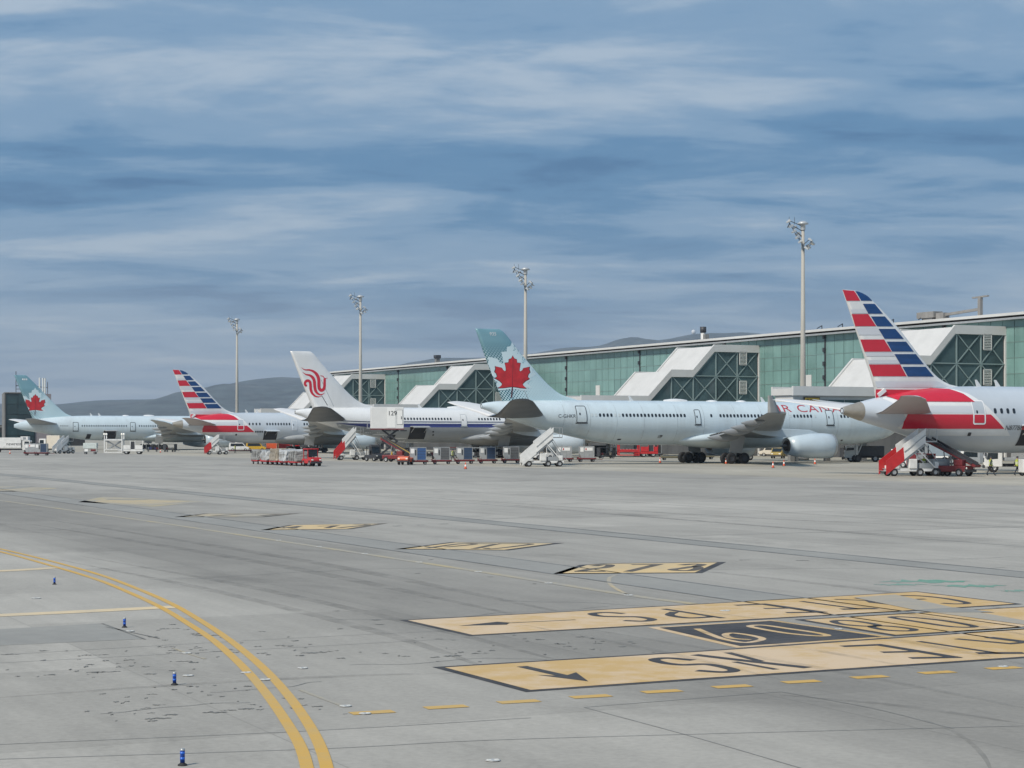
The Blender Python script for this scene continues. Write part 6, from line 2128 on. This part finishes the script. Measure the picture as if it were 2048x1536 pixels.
def van(loc, yaw, m, label, L=4.6, H=1.9):
    t = empty('service_van', loc, yaw, label, 'van', 'small service vehicles')
    MB().prism([(-L / 2, .35), (L / 2, .35), (L / 2 + .02, .85), (L / 2 - .75, 1.05), (L / 2 - 1.45, H), (-L / 2 + .1, H), (-L / 2, 1.2)], -.88, .88, 'Y').build('body', m, t, bevel=.08)
    for s in (-1, 1):
        MB().prism([(-L / 2 + .35, 1.1), (L / 2 - 1.05, 1.1), (L / 2 - 1.5, H - .15), (-L / 2 + .4, H - .15)], s * .885 - .008, s * .885 + .008, 'Y').build('side_window', M_GLASS, t)
        MB().b2(L / 2 - .06, L / 2 + .04, s * .6 - .15, s * .6 + .15, .68, .84).build('headlight', M_LAMP, t)
    MB().prism([(L / 2 - .72, 1.08), (L / 2 - .68, 1.08), (L / 2 - 1.40, H - .1), (L / 2 - 1.46, H - .1)], -.75, .75, 'Y').build('windscreen', M_GLASS, t)
    MB().b2(L / 2 - .02, L / 2 + .1, -.85, .85, .32, .56).build('bumper', M_DARK, t)
    four_wheels(t, (-L / 2 + .85, L / 2 - .85), .78, .33, .22)
    return t


van((-63.22,440), .15, M_WHITEV, 'white van below the far striped airliner, beside a long baggage dolly')
van((-59.96,445), .15, M_YELLOW, 'yellow van below the far striped airliner')
box_truck('airport_truck', (-52.06,420), .0, 4.4, .7, 2.1, M_YELLOW, M_ORANGE, 'orange and yellow truck below the far striped airliner', 2.0, cabz=1.9)
box_truck('airport_truck', (-48.71,415), .1, 4.6, .6, 2.0, M_RED, M_RED, 'bright red truck beside the orange and yellow truck', 2.0, cabz=1.8)
dolly(((-57.59,395)) + (0,), .15, 'long flat empty dolly beside the small red and white stairs', 7.5, 1.8, M_DRED, 'flat dollies')
van((15.89,330), .1, M_DARK, 'dark van under the pale blue airliner belly', 4.4, 1.9)
uld((24.46,325) + (.545,), .05, M_BLACK, 'black cargo container under the pale blue airliner belly', 1, False)
dolly((24.46,325) + (0,), .05, 'dolly under the black cargo container', 2.6, 1.7, M_DARK)
dolly((23.73,280) + (0,), .05, 'empty olive dolly left of the main wheels of the pale blue airliner', 3.4, 1.8, mat('olive_paint', (.16, .14, .08), .6, var=.2), 'flat dollies')
dolly((29.08,290) + (0,), .05, 'empty olive dolly behind the main wheels of the pale blue airliner', 3.4, 1.8, mat('olive_paint', (.16, .14, .08), .6), 'flat dollies')
van((45.07,330), 2.9, cream, 'beige van seen beneath the wing of the pale blue airliner', 4.2, 2.2)
van((42,300), -1.9, mat('dull_yellow_paint', (.42, .30, .08), .5, var=.2), 'dull yellow van beside the near engine of the pale blue airliner', 3.6, 1.9)
box_truck('fuel_truck', (48.54,262), 3.0, 5.4, .8, 2.2, M_WHITEV, M_DARK, 'dark bodied truck between the engine and the nearest stairs', 2.3, cabz=2.2)
box_truck('airport_truck', (52.42,236), 3.3, 6.0, 1.1, 3.4, M_GREYV, mat('blue_grey_truck_body', (.30, .36, .40), .45, var=.1), 'blue grey box truck behind the nearest red and white stairs', 2.5, cabz=2.7)
box_truck('airport_truck', (58.42,250), 2.7, 5.0, 1.0, 3.3, M_WHITEV, M_WHITEV, 'white box truck behind the dark red belt loader', 2.4, cabz=2.6)
van((54.83,225), 1.9, M_GREYV, 'dark grey van behind the dark red belt loader', 4.6, 2.0)
wt = box_truck('platform_truck', (50.53,189), 2.95, 7.0, 1.1, 1.45, M_WHITEV, M_GREYV, 'white cab platform truck at the right edge under the nearest airliner', 2.4, cabz=2.55, wz=1.3)
MB().b2(-3.0, .8, -1.15, -1.05, 1.45, 2.0).build('platform_rail', M_STEEL, wt)
gc = empty('power_unit', (38.7,172), .2, 'grey ground power cabinet between stairs and dark red belt loader', 'power unit')
MB().b2(-.9, .75, -.6, .6, .45, 1.55).build('cabinet', M_GREYV, gc, bevel=.05)
MB().b2(-1.0, .85, -.65, .65, .32, .45).build('frame', M_DARK, gc)
MB().b2(-.95, -.75, -.35, .35, 1.55, 1.9).build('exhaust_hood', M_BLACK, gc)
MB().b2(-.5, .5, -.62, -.6, .7, 1.3).build('louvre_panel', M_ALU, gc)
four_wheels(gc, (-.6, .5), .5, .25, .16)
cab2 = empty('power_unit', (46.53,172), .1, 'white ground cabinet cut by the right edge of the picture', 'power unit')
MB().b2(-.5, .9, -.6, .6, .3, 1.5).build('cabinet', M_WHITEV, cab2, bevel=.05)
MB().b2(-.3, .7, -.62, -.6, .6, 1.2).build('louvre_panel', M_ALU, cab2)
four_wheels(cab2, (-.2, .6), .45, .2, .15)


# people
def person(loc, yaw, label, stride=.34, arm=.25, hat=True):
    t = empty('person', loc, yaw, label, 'person', 'workers in yellow vests')
    H = {'pel': (0, 0, .95), 'waist': (.01, 0, 1.10), 'chest': (.02, 0, 1.32), 'neck': (.02, 0, 1.48), 'head0': (.03, 0, 1.56), 'head': (.05, 0, 1.66), 'top': (.05, 0, 1.74)}
    for s, n_ in ((-1, 'r'), (1, 'l')):
        f = stride * (1 if s < 0 else -1)
        H['hip' + n_] = (0, s * .09, .92)
        H['knee' + n_] = (f * .55 + (.05 if f > 0 else .06), s * .10, .50 if f > 0 else .52)
        H['ank' + n_] = (f * 1.0, s * .10, .09 if f > 0 else .13)
        H['toe' + n_] = (f * 1.0 + .17, s * .11, .045 if f > 0 else .05)
        H['sh' + n_] = (.02, s * .19, 1.41)
        H['elb' + n_] = (-f * .35, s * .25, 1.14)
        H['wri' + n_] = (-f * .62 + .10, s * .24, .93)
        H['hand' + n_] = (-f * .66 + .14, s * .23, .85)
    R = {'pel': .135, 'waist': .13, 'chest': .15, 'neck': .062, 'head0': .085, 'head': .105, 'top': .07, 'hip': .10, 'knee': .065, 'ank': .048, 'toe': .045, 'sh': .075, 'elb': .052, 'wri': .038, 'hand': .042}
    keys = list(H)
    E = [('pel', 'waist'), ('waist', 'chest'), ('chest', 'neck'), ('neck', 'head0'), ('head0', 'head'), ('head', 'top')]
    for n_ in 'rl':
        E += [('pel', 'hip' + n_), ('hip' + n_, 'knee' + n_), ('knee' + n_, 'ank' + n_), ('ank' + n_, 'toe' + n_), ('chest', 'sh' + n_), ('sh' + n_, 'elb' + n_), ('elb' + n_, 'wri' + n_), ('wri' + n_, 'hand' + n_)]
    me = bpy.data.meshes.new('body')
    me.from_pydata([H[k] for k in keys], [(keys.index(a), keys.index(b)) for a, b in E], [])
    o = link_mesh('body', me, t)
    md = o.modifiers.new('skin', 'SKIN')
    for i, k in enumerate(keys):
        r = R.get(k, R.get(k[:-1], .06))
        me.skin_vertices[0].data[i].radius = (r, r * (1.15 if k in ('chest', 'waist', 'pel') else 1))
        me.skin_vertices[0].data[i].use_root = (k == 'pel')
    sb_ = o.modifiers.new('sub', 'SUBSURF')
    sb_.levels = sb_.render_levels = 1
    dg = bpy.context.evaluated_depsgraph_get()
    nm = bpy.data.meshes.new_from_object(o.evaluated_get(dg))
    o.modifiers.clear()
    o.data = nm
    nm.materials.clear()
    for m in (M_CLOTH, M_HIVIS, M_SKIN):
        nm.materials.append(m)
    for p in nm.polygons:
        c = p.center
        p.use_smooth = True
        p.material_index = 2 if c.z > 1.50 or (abs(c.y) > .2 and c.z < .95) else 1 if (.90 < c.z and abs(c.y) < .185) else 0
    MB().lathe([(1.64, .118), (1.70, .115), (1.77, .08), (1.79, .001)], 'Z', 14, True, (.04, 0, 0)).build('hair' if not hat else 'cap', M_CLOTH, t)
    for z in (1.05, 1.2):
        MB().lathe([(z, .172), (z + .05, .172)], 'Z', 16, True, (.015, 0, 0)).build('reflective_band', M_PAPER, t)
    MB().lathe([(.92, .165), (1.0, .168), (1.2, .165), (1.38, .17), (1.45, .10)], 'Z', 16, True, (.015, 0, 0)).build('vest', M_HIVIS, t)
    return t


# clutter under and behind the aircraft
def bag_cart(loc, yaw, cover, label, L=2.7, H=1.75):
    t = empty('baggage_cart', loc, yaw, label, 'cart', 'covered baggage carts')
    MB().b2(-L / 2, L / 2, -.75, .75, .38, .50).build('deck', M_DARK, t)
    MB().b2(-L / 2, L / 2, -.75, .75, H - .08, H).b2(-L / 2, -L / 2 + .06, -.75, .75, .5, H).b2(L / 2 - .06, L / 2, -.75, .75, .5, H).build('canopy', cover, t)
    random.seed(int(L * 100 + H * 1000 + loc[0]))
    for k in range(5):
        w = random.uniform(.35, .6)
        MB().box((-L / 2 + .45 + k * (L - .8) / 4, random.uniform(-.3, .1), .52 + w * .5), (random.uniform(.35, .6), .5, w), (0, random.uniform(-.2, .2), random.uniform(-.3, .3))).build('suitcase', random.choice([M_DARK, M_BLACK, M_DRED, M_NAVY, M_GREYV, M_CARDB]), t, bevel=.04)
    MB().bar((L / 2, 0, .36), (L / 2 + .9, 0, .3), .06).build('tow_bar', M_DARK, t)
    four_wheels(t, (-L / 2 + .45, L / 2 - .45), .6, .2, .14)
    return t


for p_, yw, cv, lab in (((-12.76,292), .4, M_DARK, 'dark open baggage cart behind the blue curtained container'), ((-9.39,300), .2, M_DRED, 'maroon baggage cart seen between the second and third containers'),
                        ((-5.61,296), -.3, M_GREYV, 'grey baggage cart seen between the third and fourth containers'), ((-1.93,305), .5, M_DARK, 'dark baggage cart behind the fourth and fifth containers'),
                        ((-19.36,292), .15, M_DARK, 'dark baggage cart beneath the raised white box'), ((14.92,300), .3, M_DARK, 'dark baggage cart left of the low red cargo loader'),
                        ((-79.47,420), .2, M_GREYV, 'grey baggage cart beside the far left airliner main wheels'), ((-74.7,415), .6, M_DARK, 'dark baggage cart right of the far left airliner main wheels'),
                        ((43.05,200), .5, M_DRED, 'maroon baggage cart behind the nearest red and white stairs'), ((50.7,285), .2, M_DARK, 'dark baggage cart left of the dark bodied truck')):
    bag_cart(p_ + (0,), yw, cv, lab)
tug((-19.47,268) + (0,), -.9, M_DARK, 'dark tractor parked below the raised white box')
tug((4.53,282) + (0,), .4, M_WHITEV, 'white tractor behind the all-white mobile stairs')
tug((43.62,215) + (0,), 2.6, M_WHITEV, 'white tractor left of the nearest red and white stairs')
tug((-40.42,400) + (0,), .5, M_DARK, 'dark tractor below the far striped airliner wing')
person((-14.74,268) + (0,), 1.5, 'worker in yellow vest beside the orange tug', .12)
person((2.34,262) + (0,), -1.0, 'worker in yellow vest behind the all-white mobile stairs', .2)
person((-8.2,262) + (0,), .3, 'worker in yellow vest between the second and third containers', .25)


# cones
def cone(loc, label):
    t = empty('traffic_cone', loc, 0, label, 'traffic cone', 'traffic cones round the aircraft')
    MB().b2(-.19, .19, -.19, .19, 0, .04).build('base', M_BLACK, t)
    MB().lathe([(.04, .15), (.75, .03), (.75, .001)], 'Z', 14).build('body', M_CONE, t)
    MB().lathe([(.30, .108), (.50, .074)], 'Z', 14).build('white_band', M_PAPER, t)


for p_, lab in (((19.63,252), 'traffic cone left of the pale blue airliner main wheels'), ((27.37,243), 'traffic cone in front of the pale blue airliner main wheels'),
                ((29.4,214), 'nearest traffic cone, below the engine exhaust'), ((32.35,226), 'traffic cone just right of the nearest cone, below the engine'),
                ((38.27,240), 'traffic cone under the engine intake'), ((-5.04,206), 'lone traffic cone in front of the container row'),
                ((-74,400), 'traffic cone at the far left airliner wheels'), ((-98.29,372), 'traffic cone in front of the lettered catering truck')):
    cone(p_ + (0,), lab)


person((43.57,173) + (0,), .15, 'worker in yellow vest walking, left of the pair at the right edge')
person((45.98,173) + (0,), .3, 'worker in yellow vest walking, right of the pair at the right edge', -.36)
person((38.6,178) + (0,), 1.2, 'worker in yellow vest behind the nearest red and white stairs', .2)
person((-56.13,385) + (0,), .5, 'worker standing beside the far dolly under the striped airliner', .1)

# ================================================================== AIR
hz_m = bpy.data.materials.new('haze_air')
hz_m.use_nodes = True
hn = hz_m.node_tree
hn.nodes.clear()
pv = hn.nodes.new('ShaderNodeVolumePrincipled')
pv.inputs['Color'].default_value = (0.70, 0.82, 0.96, 1)
pv.inputs['Density'].default_value = 0.000095
pv.inputs['Anisotropy'].default_value = 0.2
ho = hn.nodes.new('ShaderNodeOutputMaterial')
hn.links.new(pv.outputs[0], ho.inputs['Volume'])
haze = MB().b2(-9300, 9300, -100, 12300, -8, 450).build('haze', hz_m)
tag(haze, kind='stuff')
